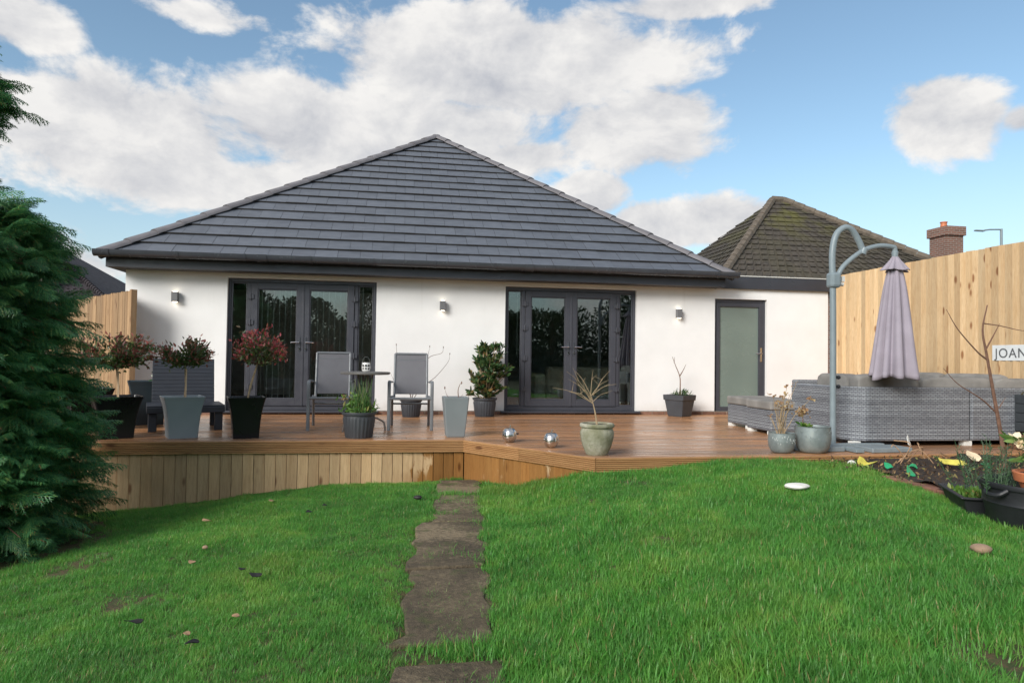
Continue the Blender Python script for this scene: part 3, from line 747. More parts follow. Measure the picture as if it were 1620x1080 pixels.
def hip_run(A_, B_, n, side):
    d = (B_-A_); ln = d.length/n; d.normalize(); side = Vector(side); nrm = side.cross(d).normalized()
    if nrm.z < 0: nrm = -nrm
    sd_ = d.cross(nrm)
    for k in range(n):
        a = A_+d*(ln*k-.02); b_ = A_+d*(ln*(k+1)+.01)
        mb = MB(); rings = []
        for p, rr_, lift in ((a, .128, .012), (a+d*.03, .128, .012), (b_, .115, .0)):
            ring = []
            for j in range(9):
                an = math.pi*j/8; ring.append(p + sd_*(rr_*math.cos(an)) + nrm*(rr_*.62*math.sin(an)+lift-.05))
            for j in range(8, -1, -1):
                an = math.pi*j/8; ring.append(p + sd_*((rr_-.02)*math.cos(an)) + nrm*((rr_-.02)*.62*math.sin(an)+lift-.052))
            rings.append(ring)
        mb.loft(rings)
        c = (a+b_)/2
        link('hip_tile', mb.mesh('hip_tile', M_hip, True, c), roof, tuple(c-HV))
hip_run(Vector((EXL, EY-.02, EZ+.03)), AP+Vector((0, 0, .06)), 18, Vector((1, -1, 0)))
hip_run(Vector((EXR, EY-.02, EZ+.03)), AP+Vector((0, 0, .06)), 18, Vector((1, 1, 0)))
for B_ in (EXL, EXR):
    a, b_ = Vector((B_, EY-.02, EZ+.0)), AP+Vector((0, 0, .03))
    part(MB().tube([a-Vector((0, 0, .03)), b_-Vector((0, 0, .03))], .07, 8), 'mortar_bed', M_mortar, roof, True, off=H0)
# fascia, soffit, gutter
part(MB().box((EXL+.05, 10.705, 2.165), (EXR-.1, 10.73, 2.33)).box((EXL+.05, 10.73, 2.165), (EXL+.075, 25.3, 2.33)).box((EXR-.125, 10.73, 2.165), (EXR-.1, 25.3, 2.33)), 'fascia', M_fascia, house, off=H0, bev=.003)
part(MB().box((EXL+.075, 10.73, 2.17), (EXR-.125, D+.1, 2.185)).box((EXL+.075, D+.1, 2.17), (XL+.1, 25.2, 2.185)), 'soffit', M_soffit, house, off=H0)
def half_gutter(xa, xb, y, z, r):
    ring = [(math.cos(a), math.sin(a)) for a in np.linspace(math.pi, 2*math.pi, 11)]
    prof = [(y+r*p, z+1.3*r*q) for p, q in ring] + [(y+(r-.006)*p, z+1.3*(r-.006)*q) for p, q in ring[::-1]]
    return MB().loft([[Vector((xx, a, b_)) for a, b_ in prof] for xx in (xa, xb)])
gut = part(half_gutter(EXL-.05, EXR+.06, 10.555, 2.39, .074), 'gutter', M_gutter, house, True, off=H0)
for xx in np.arange(EXL+.15, EXR, .93):
    part(half_gutter(xx-.018, xx+.018, 10.555, 2.392, .081).box((xx-.012, 10.62, 2.372), (xx+.012, 10.70, 2.386)), 'bracket', M_gutter, gut, True, off=H0)
for xx in (-2.02, 2.0):
    part(half_gutter(xx-.07, xx+.07, 10.555, 2.392, .082), 'union_joint', M_gutter, gut, True, off=H0)
part(MB().box((EXR-.12, 10.985, 2.175), (XR+.06, 11.045, 2.385)).box((XR, 11.045, 2.175), (XR+.06, 20, 2.385)), 'flat_roof_fascia', M_fascia, house, off=H0, bev=.004)
part(MB().box((EXR+.06, 10.975, 2.388), (XR+.07, 11.06, 2.405)), 'flat_roof_trim', M_trim, house, off=H0)
part(MB().box((5.3, 11.06, 2.3), (XR, 20, 2.386)), 'flat_roof', M_mortar, house, off=H0)

# wall lights
wl = MB().box((-.045, -.1, -.075), (.045, -.02, .075)).mesh('body', M_lampgrey); wp = MB().box((-.03, -.02, -.05), (.03, 0, .05)).mesh('mount', M_lampgrey)
wb_ = MB().box((-.028, -.085, -.006), (.028, -.035, .006)).mesh('bulb', M_bulb)
for xx, zz, lab in ((-3.35, 1.775, 'lit grey box wall light above the navy lounge chair'), (.682, 1.745, 'lit grey box wall light between the two french doors'), (4.695, 1.72, 'lit grey box wall light beside the frosted door')):
    L_ = thing('wall_light', lab, 'wall light', (xx, D, zz), 0, 'wall lights along the white wall')
    bo = link('body', wl, L_); bo.modifiers.new('bevel', 'BEVEL').width = .004; link('mount', wp, L_)
    link('bulb', wb_, L_, (0, 0, .0765)); link('bulb', wb_, L_, (0, 0, -.0765))

# inside: blinds, cord, sofa, ceiling bars
bl = thing('vertical_blind', 'vertical blind of narrow open vanes behind the left french doors', 'blind', (d1+1.1, D+.19, 2.03))
part(MB().box((-1.02, -.02, 0), (1.02, .02, .04)), 'headrail', M_cord, bl)
vm = MB().box((-.004, -.045, -1.88), (.004, .045, 0)).mesh('vane', M_blind)
for xx in list(np.arange(-.62, -.12, .088)) + list(np.arange(.14, .98, .088)):
    link('vane', vm, bl, (float(xx), 0, 0), (0, 0, R(8)))
cd2 = thing('blind_cord', 'white pull cord hanging behind the right french doors', 'blind cord', (d2_+.235, D+.2, 2.0))
part(MB().tube([(0, 0, 0), (0, 0, -.98)], .0045, 6), 'cord', M_cord, cd2); part(MB().lathe([(.004, 0), (.012, -.05), (.006, -.055)], 10, (0, 0, -.97)), 'toggle', M_cord, cd2)
sf = thing('indoor_sofa', 'beige upholstered sofa seen through the right french doors', 'sofa', (3.2, 11.9, .062))
part(MB().box((-.62, -.15, .08), (.85, .12, .72)), 'backrest', M_beige, sf, bev=.06)
part(MB().box((-.85, -.15, .06), (-.63, .85, .6)), 'armrest', M_beige, sf, bev=.07); part(MB().box((.86, -.15, .06), (1.08, .85, .6)), 'armrest', M_beige, sf, bev=.07)
part(MB().box((-.62, .13, .08), (.85, .85, .42)), 'seat', M_beige, sf, bev=.05)
cb = thing('ceiling_light', 'lit double ceiling bar glimpsed through the left french doors', 'light', (-.75, 13.5, 2.33))
for yy in (-.15, .15): part(MB().box((-.6, yy-.02, -.03), (.6, yy+.02, 0)), 'light_bar', M_led, cb)

# ------------------------------------------------------------------ deck
deck = thing('timber_deck', 'wet brown timber deck with reeded edge boards and boarded skirt below the house', 'deck', (0, 7.65, 0))
DO = (0, 7.65, 0)
BX0, BY0, BX1, BY1 = .74, 7.65, 1.832, 6.20
XD0, XD1 = -4.75, 7.64
bw = (11.045-7.65)/23
yv = 7.65
strips = [(7.65+bw*i, 7.65+bw*(i+1)) for i in range(23)] + [(7.65-bw*(i+1), 7.65-bw*i) for i in range(10)]
for si, (ya, yb) in enumerate(strips):
    ya = max(ya, 6.205); yb2 = yb-.005
    if yb2-ya < .02: continue
    if ya >= 7.64: xl0 = xl1 = XD0
    else:
        f_ = lambda y: BX0+(BY0-y)*(BX1-BX0)/(BY0-BY1)
        xl0, xl1 = f_(ya), f_(yb2)
    cuts = sorted([-1.6+(si*1.7) % 3.1, 3.1+(si*1.3) % 2.6]); xsn = [None]+[c for c in cuts if c > max(xl0, xl1)+.3]+[XD1]
    for a, b_ in zip(xsn[:-1], xsn[1:]):
        p = [((xl0 if a is None else a+.002), ya), (b_-.002, ya), (b_-.002, yb2), ((xl1 if a is None else a+.002), yb2)]
        zz = random.uniform(-.0015, .001)
        part(MB().prism([(x_, y_, -.028+zz) for x_, y_ in p], (0, 0, .028)), 'deck_board', M_deckb, deck, off=DO, center=True, bev=.004)
# reeded fascia boards
def reed(A_, B_, zt, hh, th=.028):
    A_ = Vector((*A_, 0)); B_ = Vector((*B_, 0)); d = (B_-A_); ln = d.length; d.normalize(); n_ = Vector((d.y, -d.x, 0))
    prof = [(th, zt)]
    prof = [(0, zt), (0, zt-hh)]
    out = [(th, zt-hh)]
    NR = 7
    for k in range(NR):
        z0 = zt-hh+hh*k/NR; z1 = zt-hh+hh*(k+1)/NR; g_ = (z1-z0)
        out += [(th, z0+g_*.18), (th, z1-g_*.3), (th-.012, z1-g_*.16), (th-.012, z1)] if k < NR-1 else [(th, z0+g_*.18), (th, z1-.002)]
    prof = [(0, zt-hh)] + out + [(th-.003, zt), (0, zt)]
    mb = MB(); mb.loft([[Vector((a_*1.0, -p, z)) for p, z in prof] for a_ in (0, ln)])
    me = mb.mesh('fascia_board', M_fasc); o = link('fascia_board', me, deck, (A_.x-DO[0], A_.y-DO[1], 0), (0, 0, math.atan2(d.y, d.x)))
    return o
reed((XD0, 7.649), (-3.0, 7.649), -.003, .128); reed((-2.997, 7.649), (BX0+.008, 7.649), -.003, .128)
bd = Vector((BX1-BX0, BY1-BY0)); bl_ = bd.length; bd.normalize(); q1 = Vector((BX0, BY0))+bd*.86
reed((BX0, BY0), tuple(q1), -.004, .128); reed(tuple(q1+bd*.003), (BX1+.012, BY1-.012), -.004, .128)
reed((BX1, 6.204), (4.55, 6.204), -.004, .13); reed((4.553, 6.204), (XD1, 6.204), -.004, .13)
# skirt
def skirt(A_, B_, pitch, back):
    A_ = Vector(A_); B_ = Vector(B_); d = B_-A_; ln = d.length; d.normalize(); n = int(ln/pitch); n_ = Vector((d.y, -d.x))
    for k in range(n+1):
        p = A_+d*(pitch*k); w_ = min(pitch-.006, ln-pitch*k)
        if w_ < .02: break
        zb0 = gzf(p.x, p.y-.06)-.03; q = p+d*w_
        zt = -.132
        yb_ = random.uniform(-.006, .005); th = .022
        a0 = p-n_*(back+yb_); a1 = q-n_*(back+yb_)
        poly = [(a0.x, a0.y, zb0), (a1.x, a1.y, zb0), (a1.x+n_.x*th*.55, a1.y+n_.y*th*.55, zb0), (a0.x+n_.x*th, a0.y+n_.y*th, zb0)]
        part(MB().prism(poly, (0, 0, zt-zb0)), 'skirt_board', M_skirt, deck, off=DO, center=True)
skirt((XD0, 7.66), (BX0+.01, 7.66), .112, .012)
skirt((BX0+.012, BY0+.0), (BX1+.0, BY1+.01), .109, .012)
skirt((BX1, 6.23), (XD1, 6.23), .14, .012)

# ------------------------------------------------------------------ fences
fr_ = thing('close_board_fence', 'tall pale yellow close-board fence along the right side of the deck', 'fence', (7.675, 11, 0))
bmesh_ = MB().prism([(0, -.058, -.5), (.0, .058, -.5), (-.034, .058, -.5), (-.012, -.058, -.5)], (0, 0, 2.963)).mesh('fence_board', M_fence)
for k in range(72):
    y = 10.98-.102*k
    link('fence_board', bmesh_, fr_, (random.uniform(-.003, .003), y-11, random.uniform(-.006, .004)), (0, 0, random.uniform(-.02, .02)))
for zz in (.3, 1.2, 2.1): part(MB().box((.0, -7.3, zz), (.06, 0, zz+.09)), 'rail', M_fence, fr_)
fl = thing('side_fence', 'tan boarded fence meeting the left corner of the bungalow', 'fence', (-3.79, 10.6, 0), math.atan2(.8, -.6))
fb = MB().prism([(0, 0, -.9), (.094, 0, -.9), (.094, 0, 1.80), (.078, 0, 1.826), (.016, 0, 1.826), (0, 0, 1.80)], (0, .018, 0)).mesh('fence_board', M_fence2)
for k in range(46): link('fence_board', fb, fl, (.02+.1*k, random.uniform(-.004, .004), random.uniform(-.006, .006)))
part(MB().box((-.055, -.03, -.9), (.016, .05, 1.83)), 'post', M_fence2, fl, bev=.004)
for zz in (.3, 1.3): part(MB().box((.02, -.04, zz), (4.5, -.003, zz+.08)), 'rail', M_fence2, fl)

# ------------------------------------------------------------------ neighbouring houses
nh_ = thing('neighbour_house', 'neighbouring house with a mossy brown hipped roof behind the right fence', 'house', (14, 20, -1))
NO = (14, 20, -1)
Lc, Rc, A1, A2 = Vector((9.6, 19.7, 3.2)), Vector((20.4, 19.7, 3.2)), Vector((13.99, 24, 7.07)), Vector((14.42, 24, 7.09))
part(MB().box((9.9, 20, -1), (20.1, 28.2, 3.2)), 'wall', M_brickwall, nh_, off=NO)
Bl, Br = Vector((9.6, 28.5, 3.2)), Vector((20.4, 28.5, 3.2))
rf = part(MB().add([Lc, Rc, A2, A1, Bl, Br], [(0,1,2,3), (0,3,4), (1,5,2), (4,3,2,5), (0,4,5,1)]), 'roof', M_oldtile, nh_, off=NO)
def courses(c0, c1, t0, t1, n, name, mat, parent, off, lift=.05, tooth=.28, amp=.03):
    """overlapping tile courses over the quad c0-c1 (eave) to t0-t1 (top), joined"""
    mb = MB(); nrm = (c1-c0).cross(t0-c0).normalized()
    if nrm.z < 0: nrm = -nrm
    for k in range(n):
        a0 = c0.lerp(t0, k/n); a1 = c1.lerp(t1, k/n); b0 = c0.lerp(t0, (k+1)/n); b1 = c1.lerp(t1, (k+1)/n)
        ln = (a1-a0).length; m = max(1, int(ln/tooth)); ph = (k % 2)*.5
        for j in range(-1, m+1):
            s0 = max(0, (j+ph)/m); s1 = min(1, (j+1+ph)/m-.012)
            if s1 <= s0: continue
            l_ = lift+random.uniform(-.012, .012)
            vs = [a0.lerp(a1, s0)+nrm*l_, a0.lerp(a1, s1)+nrm*l_, b0.lerp(b1, s1)+nrm*.012, b0.lerp(b1, s0)+nrm*.012, a0.lerp(a1, s0), a0.lerp(a1, s1)]
            mb.add(vs, [(0,1,2,3), (4,5,1,0)])
    return part(mb, name, mat, parent, off=off, kind='stuff')
courses(Lc, Rc, A1, A2, 18, 'tile_courses', M_oldtile, rf, NO)
courses(Bl, Lc, A1, A1, 18, 'tile_courses', M_oldtile, rf, NO)
M_oldhip = simple('weathered_hip_tile', (.13, .105, .08), .9, .3, 6, bmp=.4)
for pa, pb in ((Lc, A1), (Rc, A2), (A1, A2)):
    mb = MB(); n = max(1, int((pb-pa).length/.4))
    for k in range(n): mb.tube([pa.lerp(pb, k/n)+Vector((0,0,.05)), pa.lerp(pb, (k+1)/n)+Vector((0,0,.04))], [.15, .135], 8)
    part(mb, 'hip_cap', M_oldhip, rf, True, off=NO, kind='stuff')
ch = part(MB().box((19.55, 21.8, 2.5), (20.25, 22.6, 5.62)).box((19.49, 21.73, 5.621), (20.31, 22.67, 5.95)), 'chimney', M_brickwall, rf, off=NO)
part(MB().lathe([(.12, 0), (.105, .18), (.125, .2), (.125, .23)], 14, (19.8, 22.2, 5.951)), 'chimney_pot', M_pot_or, rf, True, off=NO)
nl = thing('neighbour_house', 'house with a dark steep tiled roof behind the conifer and side fence', 'house', (-12, 19.5, -1)); NLO = (-12, 19.5, -1)
part(MB().box((-18, 19.5, -1), (-7.6, 27, 1.65)), 'wall', M_brickwall, nl, off=NLO)
l0, l1, l2 = Vector((-18.6, 19, 1.6)), Vector((-6.75, 19, 1.6)), Vector((-11.6, 23.5, 4.75)); l3 = Vector((-14, 23.5, 4.75))
rfl = part(MB().add([l0, l1, l2, l3, Vector((-18.6, 28, 1.6)), Vector((-6.75, 28, 1.6))], [(0,1,2,3), (1,5,2), (0,3,4), (4,3,2,5), (0,4,5,1)]), 'roof', M_darktile, nl, off=NLO)
courses(l0, l1, l3, l2, 30, 'tile_courses', M_darktile, rfl, NLO, .04, .17)
mb = MB(); n = 60
for k in range(n): mb.tube([l1.lerp(l2, k/n)+Vector((0,0,.06)), l1.lerp(l2, (k+.9)/n)+Vector((0,0,.05))], [.075, .06], 7)
part(mb, 'hip_cap', M_darktile, rfl, True, off=NLO, kind='stuff')
ch = MB().box((-10.3, 20.2, 1.5), (-9.5, 20.9, 4.0)); part(ch, 'chimney', M_brickwall, rfl, off=NLO)

sl = thing('street_lamp', 'thin grey street lamp rising above the right fence', 'street lamp', (45.1, 45, -1))
part(MB().tube([(0, 0, 0), (0, 0, 12.3)], [.11, .09], 10), 'post', M_pole, sl, True)
part(MB().tube([(0, 0, 12.25), (-1.0, 0, 12.2), (-1.5, 0, 12.12)], .055, 8), 'arm', M_pole, sl, True); part(MB().box((-2.3, -.12, 12.02), (-1.5, .12, 12.13)), 'lamp_head', M_pole, sl, bev=.03)

# ------------------------------------------------------------------ garden behind the camera (trees and hedge invented for the reflections in the panes)
def leaf_mass(center, rad, n, size, seed, flat=1., hollow=.55):
    r = np.random.default_rng(seed); d = r.normal(size=(n, 3)); d /= np.linalg.norm(d, axis=1)[:, None]
    rr_ = (hollow+(1-hollow)*r.random(n)**.6)[:, None]; P = np.array(center)+d*np.array(rad)*rr_
    P += (vnoise(P[:, 0], P[:, 2], 1.7/max(rad), seed+1)-.5)[:, None]*d*np.array(rad)*.5
    return P, d
def leaf_quads(P, Ddir, size, aspect, seed, bend=.25, spread=.9):
    """bent two-segment leaves at P pointing roughly along Ddir"""
    r = np.random.default_rng(seed); n = len(P)
    d = Ddir + spread*r.normal(size=(n, 3)); d /= np.linalg.norm(d, axis=1)[:, None]
    w_ = np.cross(d, r.normal(size=(n, 3))); w_ /= np.linalg.norm(w_, axis=1)[:, None]; nn = np.cross(d, w_)
    L_ = (size*(.65+.6*r.random(n)))[:, None]; ww = L_*aspect*.5
    v = np.stack([P, P+d*L_*.4-w_*ww, P+d*L_*.45-nn*L_*bend*.3, P+d*L_*.4+w_*ww, P+d*L_*.75-w_*ww*.75-nn*L_*bend*.6, P+d*L_*.75+w_*ww*.75-nn*L_*bend*.6, P+d*L_-nn*L_*bend], 1)
    b_ = (np.arange(n)*7)[:, None]
    f = np.concatenate([b_+np.array([[0, 2, 1, 1]])[:, :], ], 0)
    tris = np.array([[0, 2, 1], [0, 3, 2], [1, 2, 4], [2, 5, 4], [2, 3, 5], [4, 5, 6]])
    F = (np.arange(n)*7)[:, None, None]+tris[None]
    return v.reshape(-1, 3), F.reshape(-1, 3)
def leaves(name, parent, P, d, size, aspect, mat, seed, off=(0,0,0), **kw):
    v, f = leaf_quads(P, d, size, aspect, seed, **kw)
    return link(name, npmesh(name, v-np.array(off), f, mat), parent)
M_treeleaf = leafmat('invented_foliage', [(0, (.02, .04, .015)), (1, (.07, .1, .035))], .5, .2)
BT = [(-7.2, -9.5, 2.3, 5.2, 'broad dark evergreen tree invented for the reflections, at the far left of the garden end'), (-4.2, -11, 2.2, 4.6, 'round evergreen tree invented for the reflections, beside the broad one'), (-1.2, -10, 1.5, 5.0, 'narrow evergreen tree invented for the reflections, near the middle of the garden end'), (3.6, -10.5, 2.0, 4.6, 'bushy evergreen tree invented for the reflections, right of the middle of the garden end'), (7.4, -10.5, 2.5, 4.4, 'wide low evergreen tree invented for the reflections, at the right of the garden end'), (11.5, -9, 2.4, 5.4, 'tall evergreen tree invented for the reflections, in the far right corner of the garden end')]
for k, (tx, ty, tr_, th, lab) in enumerate(BT):  # unseen trees, added so the panes mirror less open sky
    tt = thing('invented_tree', lab, 'tree', (tx, ty, -.9), 0, 'invented trees to be reflected in the glass')
    part(MB().tube([(0, 0, 0), (.05, 0, th*.5), (0, .1, th*.85)], [.16, .11, .03], 8), 'trunk', M_bark, tt, True)
    P, d = leaf_mass((0, 0, th*.58), (tr_, tr_, th*.44), 9000, .2, 40+k)
    leaves('crown', tt, P, d, .17, .45, M_treeleaf, 50+k)
bf = thing('back_fence', 'dark boarded fence closing the far end of the garden behind the camera', 'fence', (0, -12.5, -.7))
fbm_ = MB().box((-.07, -.01, 0), (.07, .01, 2.0)).mesh('fence_board', M_fence2)
for k in range(150): link('fence_board', fbm_, bf, (-10.5+.145*k, random.uniform(-.004, .004), 0))

hd = thing('hedge', 'tall dark leafy hedge invented for the reflections, behind the fence at the garden end', 'hedge', (0, -14, -.7))  # unseen hedge, added to darken what the panes reflect
r9 = np.random.default_rng(9); n9 = 16000; P = np.stack([r9.uniform(-13, 9, n9), r9.normal(size=n9)*.45, r9.random(n9)**.7*3.6], 1); P[:, 2] *= .8+.35*vnoise(P[:, 0], P[:, 0]*0, .7, 3)
leaves('foliage', hd, P, np.tile([0, .6, .3], (n9, 1)), .24, .5, M_treeleaf, 63)
# ------------------------------------------------------------------ conifer
def frond_mesh(seed):
    """flat feathery spray along +X, spreading in Y, drooping in Z; returns verts, tris"""
    r = random.Random(seed); V = []; T = []
    def strip(p, d, n_, ln, w_, droop, fine=False):
        side = d.cross(n_).normalized(); i0 = len(V)
        for s_, wf in (((0, 1.), (1, .2)) if fine else ((0, .7), (.5, 1.), (1, .12))):
            q = p+d*(ln*s_)-n_*(droop*ln*s_*s_); V.append(tuple(q-side*w_*wf)); V.append(tuple(q+side*w_*wf))
        T.extend([(i0, i0+1, i0+3), (i0, i0+3, i0+2)])
        if not fine: T.extend([(i0+2, i0+3, i0+5), (i0+2, i0+5, i0+4)])
    Ln = .42; N = 12; up_ = Vector((0, 0, 1))
    for k in range(N):
        s_ = k/N; p = Vector((Ln*s_, 0, -.18*Ln*s_*s_)); bl_ = (.17*(1-s_)**.7+.02)*r.uniform(.75, 1.2)
        strip(p, Vector((1, 0, -.5*s_)).normalized(), up_, Ln/N*1.3, .005, .1)
        for sg in (-1, 1):
            an = R(r.uniform(38, 55)); d = Vector((math.cos(an), sg*math.sin(an), -.35*s_+r.uniform(-.15, .12))).normalized()
            strip(p, d, up_, bl_, .0055, .35)
            m = int(bl_/.022)
            for j in range(1, m):
                pj = p+d*(bl_*j/m)-up_*(.35*bl_*(j/m)**2)
                for s2 in (-1, 1):
                    a2 = math.atan2(d.y, d.x)+s2*R(42); d2q = Vector((math.cos(a2), math.sin(a2), r.uniform(-.35, .1))).normalized()
                    strip(pj, d2q, up_, .055*(1-j/m*.6)*r.uniform(.6, 1.3), .0048, .3, True)
    return np.array(V), np.array(T)
FR = [frond_mesh(s) for s in range(4)]
CT = np.array([-3.78, 6.3, -.85])
con = thing('conifer_tree', 'dark green feathery conifer at the left edge of the lawn', 'tree', tuple(CT))
part(MB().tube([(0, 0, 0), (.03, 0, 2), (0, .05, 4.2)], [.13, .09, .02], 10), 'trunk', M_bark, con, True)
zr = [-.85, -.5, 0, .6, 1.1, 1.6, 1.95, 2.15, 2.35, 2.65, 2.9, 3.05, 3.25, 3.5, 3.8]; rr_ = [1.05, 1.2, 1.2, 1.06, .97, .9, .82, .6, .25, .12, .3, .5, .35, .12, .1]
VV = []; TT = []; cnt = 0; limbs = MB(); rc = random.Random(5)
def orient(d, n_):
    d = d.normalized(); s_ = n_.cross(d).normalized(); n2 = d.cross(s_); return np.array([d, s_, n2])
for i in range(820):
    z = -.8+4.4*(rc.random()**1.15)
    a = rc.uniform(-math.pi, math.pi)
    vis = math.cos(a-R(-35))
    if vis < -.25: continue
    rad = float(np.interp(z, zr, rr_))*rc.uniform(.72, 1.08)
    dirv = Vector((math.cos(a), math.sin(a), 0)); base = Vector((0, 0, z+.85-.1*rad))
    rise = rc.uniform(.05, .22)*rad
    pts = [base+dirv*(rad*s_)+Vector((0, 0, rise*math.sin(s_*2.4)-.10*rad*s_*s_)) for s_ in (0, .25, .5, .75, 1.)]
    if i % 3 == 0: limbs.tube(pts, [.014, .011, .008, .006, .003], 5)
    nf = 7 if rad > .6 else 5
    for k in range(nf):
        s_ = .38+.62*(k+rc.random()*.7)/nf; s_ = min(s_, 1.); q = base+dirv*(rad*s_*.93)+Vector((0, 0, rise*math.sin(s_*2.4)-.10*rad*s_*s_))
        sw = rc.uniform(-.8, .8) if s_ < .92 else rc.uniform(-.25, .25)
        d = Vector((math.cos(a+sw), math.sin(a+sw), rc.uniform(-.25, .28)))
        nrm = Vector((rc.uniform(-.9, .9), rc.uniform(-.9, .9), 1))
        Mx = orient(d, nrm); sc_ = rc.uniform(.45, .95)*(1. if rad > .6 else .85)
        v, tq = FR[rc.randrange(4)]
        VV.append((v*sc_) @ Mx + np.array(q)); TT.append(tq+cnt); cnt += len(v)
for i in range(1100):
    z = -.85+3.05*rc.random(); a = R(-35)+rc.uniform(-1.75, 1.75); rad = float(np.interp(z, zr, rr_))*rc.uniform(.55, .98)
    if rad < .25: continue
    q = Vector((math.cos(a)*rad, math.sin(a)*rad, z+.85)); sw = rc.gauss(0, .7)
    d = Vector((math.cos(a+sw), math.sin(a+sw), rc.uniform(-.5, .55))); Mx = orient(d, Vector((rc.uniform(-1, 1), rc.uniform(-1, 1), .8))); v, tq = FR[rc.randrange(4)]
    VV.append((v*rc.uniform(.4, .8)) @ Mx + np.array(q)); TT.append(tq+cnt); cnt += len(v)
link('crown', npmesh('crown', np.concatenate(VV), np.concatenate(TT), M_conif), con)
part(limbs, 'limbs', M_bark, con, True)

# ------------------------------------------------------------------ planters
def square_rings(prof, rot=0):
    rings = []
    for w_, z in prof:
        h_ = w_/2; e = h_*.94
        pts = [(-h_, -e), (-e, -h_), (e, -h_), (h_, -e), (h_, e), (e, h_), (-e, h_), (-h_, e)]
        rings.append([Vector((x_*math.cos(rot)-y_*math.sin(rot), x_*math.sin(rot)+y_*math.cos(rot), z)) for x_, y_ in pts])
    return rings
def soil_disc(parent, w_, z, square=True, rot=0):
    mb = MB()
    if square: mb.loft(square_rings([(w_, z-.03), (w_*.985, z)], rot))
    else: mb.lathe([(w_, z-.03), (w_*.97, z)], 20)
    return part(mb, 'soil', M_soil, parent)
def flared(loc, label, mat, b0, w1, h_, rot, group='flared square planters', name='flared_planter'):
    o = thing(name, label, 'planter', loc, rot, group)
    prof = [(b0, 0)]
    for k in range(1, 11):
        s_ = k/10; prof.append((b0+(w1-b0)*(.42*s_+.58*s_**3.2), h_*s_))
    prof += [(w1-.03, h_), (w1-.06, h_-.06)]
    part(MB().loft(square_rings(prof)), 'pot', mat, o, bev=.003); soil_disc(o, w1-.075, h_-.045); return o
def plant_thing(name, label, cat, loc, group=None): return thing(name, label, cat, loc, 0, group)
def standard_bush(loc, top, rad, hgt0, label, mats, n, seed, lean=(0, 0), cane=True):
    o = plant_thing('photinia_bush', label, 'plant', loc, 'photinia lollipop bushes in planters')
    tp = Vector((lean[0], lean[1], hgt0))
    part(MB().tube([(0, 0, -.06), (lean[0]*.3+.01, 0, hgt0*.4), tp], [.012, .011, .009], 8), 'stem', M_barkpale, o, True)
    if cane: part(MB().tube([(.02, -.02, -.06), (.02+lean[0]*.6, -.025, hgt0*.9)], .007, 6), 'cane', M_cane, o, True)
    r = random.Random(seed); br = MB(); tips = []
    cz = hgt0+rad[2]*.75
    for k in range(34):
        a = r.uniform(0, 6.283); e = r.uniform(-.55, 1.); q = math.sqrt(max(0, 1-e*e)); rr__ = r.uniform(.7, 1.08)
        tip = Vector((lean[0]+rad[0]*q*math.cos(a)*rr__, lean[1]+rad[1]*q*math.sin(a)*rr__, cz+rad[2]*e*rr__))
        mid = tp.lerp(tip, .5)+Vector((0, 0, -.02)); br.tube([tp, mid, tip], [.005, .0035, .002], 5); tips.append((tp, mid, tip))
    part(br, 'branches', M_bark, o)
    for mt, frac, nm, lo, hi, sz in ((mats[0], .5, 'inner_leaves', .3, .9, .05), (mats[1], .5, 'outer_leaves', .7, 1.12, .05)):
        P = []; dd = []
        for _ in range(int(n*frac)):
            b0, b1, b2 = tips[r.randrange(len(tips))]; s_ = r.uniform(lo, hi); p = b0.lerp(b1, s_*2) if s_ < .5 else b1.lerp(b2, min(1.06, s_*2-1))
            jt = Vector((r.gauss(0, .03), r.gauss(0, .03), r.gauss(0, .025))); P.append(p+jt); dv = (b2-b1).normalized()*.8+Vector((0, 0, .25)); dd.append(dv)
        leaves(nm, o, np.array(P), np.array(dd), sz, .42, mt, seed+9, spread=.75)
    return o
flared((-3.02, 8.02, 0), 'large black flared planter beside the conifer holding the widest photinia', M_black, .32, .48, .45, R(28))
standard_bush((-3.0, 8.02, .42), None, (.42, .34, .2), .33, 'widest photinia bush with dull red tips, nearest the conifer', (M_photg, M_phot), 2300, 3, (-.02, 0))
flared((-3.2, 9.55, 0), 'dark blue-grey flared planter behind the large black one', M_bluepot, .34, .5, .56, R(20))
flared((-3.62, 8.75, 0), 'black flared planter at the back left, half hidden by the conifer', M_black, .34, .5, .5, R(35))
tw = plant_thing('seedling', 'small leafy seedling in the dark blue-grey planter by the white wall', 'plant', (-3.08, 9.55, .52))
part(MB().tube([(0, 0, -.02), (.01, 0, .08), (.03, 0, .16)], .003, 5), 'stem', M_bark, tw)
leaves('leaves', tw, rng.normal(size=(26, 3))*np.array([.035, .03, .035])+np.array([.02, 0, .12]), np.tile([0, 0, .6], (26, 1)), .075, .45, M_rhod, 5)
flared((-2.34, 8.02, 0), 'pale grey flared planter with a bushy photinia in front of the lounge chair', M_greypot, .29, .42, .45, R(24))
standard_bush((-2.32, 8.02, .42), None, (.29, .26, .16), .37, 'compact photinia with brown-red tips in the pale grey planter', (M_photg, M_phot), 1700, 13, (.0, 0))
flared((-1.665, 7.98, 0), 'glossy black flared planter in front of the left french doors', M_black, .265, .39, .45, R(16))
standard_bush((-1.66, 7.98, .42), None, (.29, .26, .22), .39, 'pink-red photinia with a leaning stem in the glossy black planter', (M_photg, M_photr), 1150, 23, (.1, .02), False)

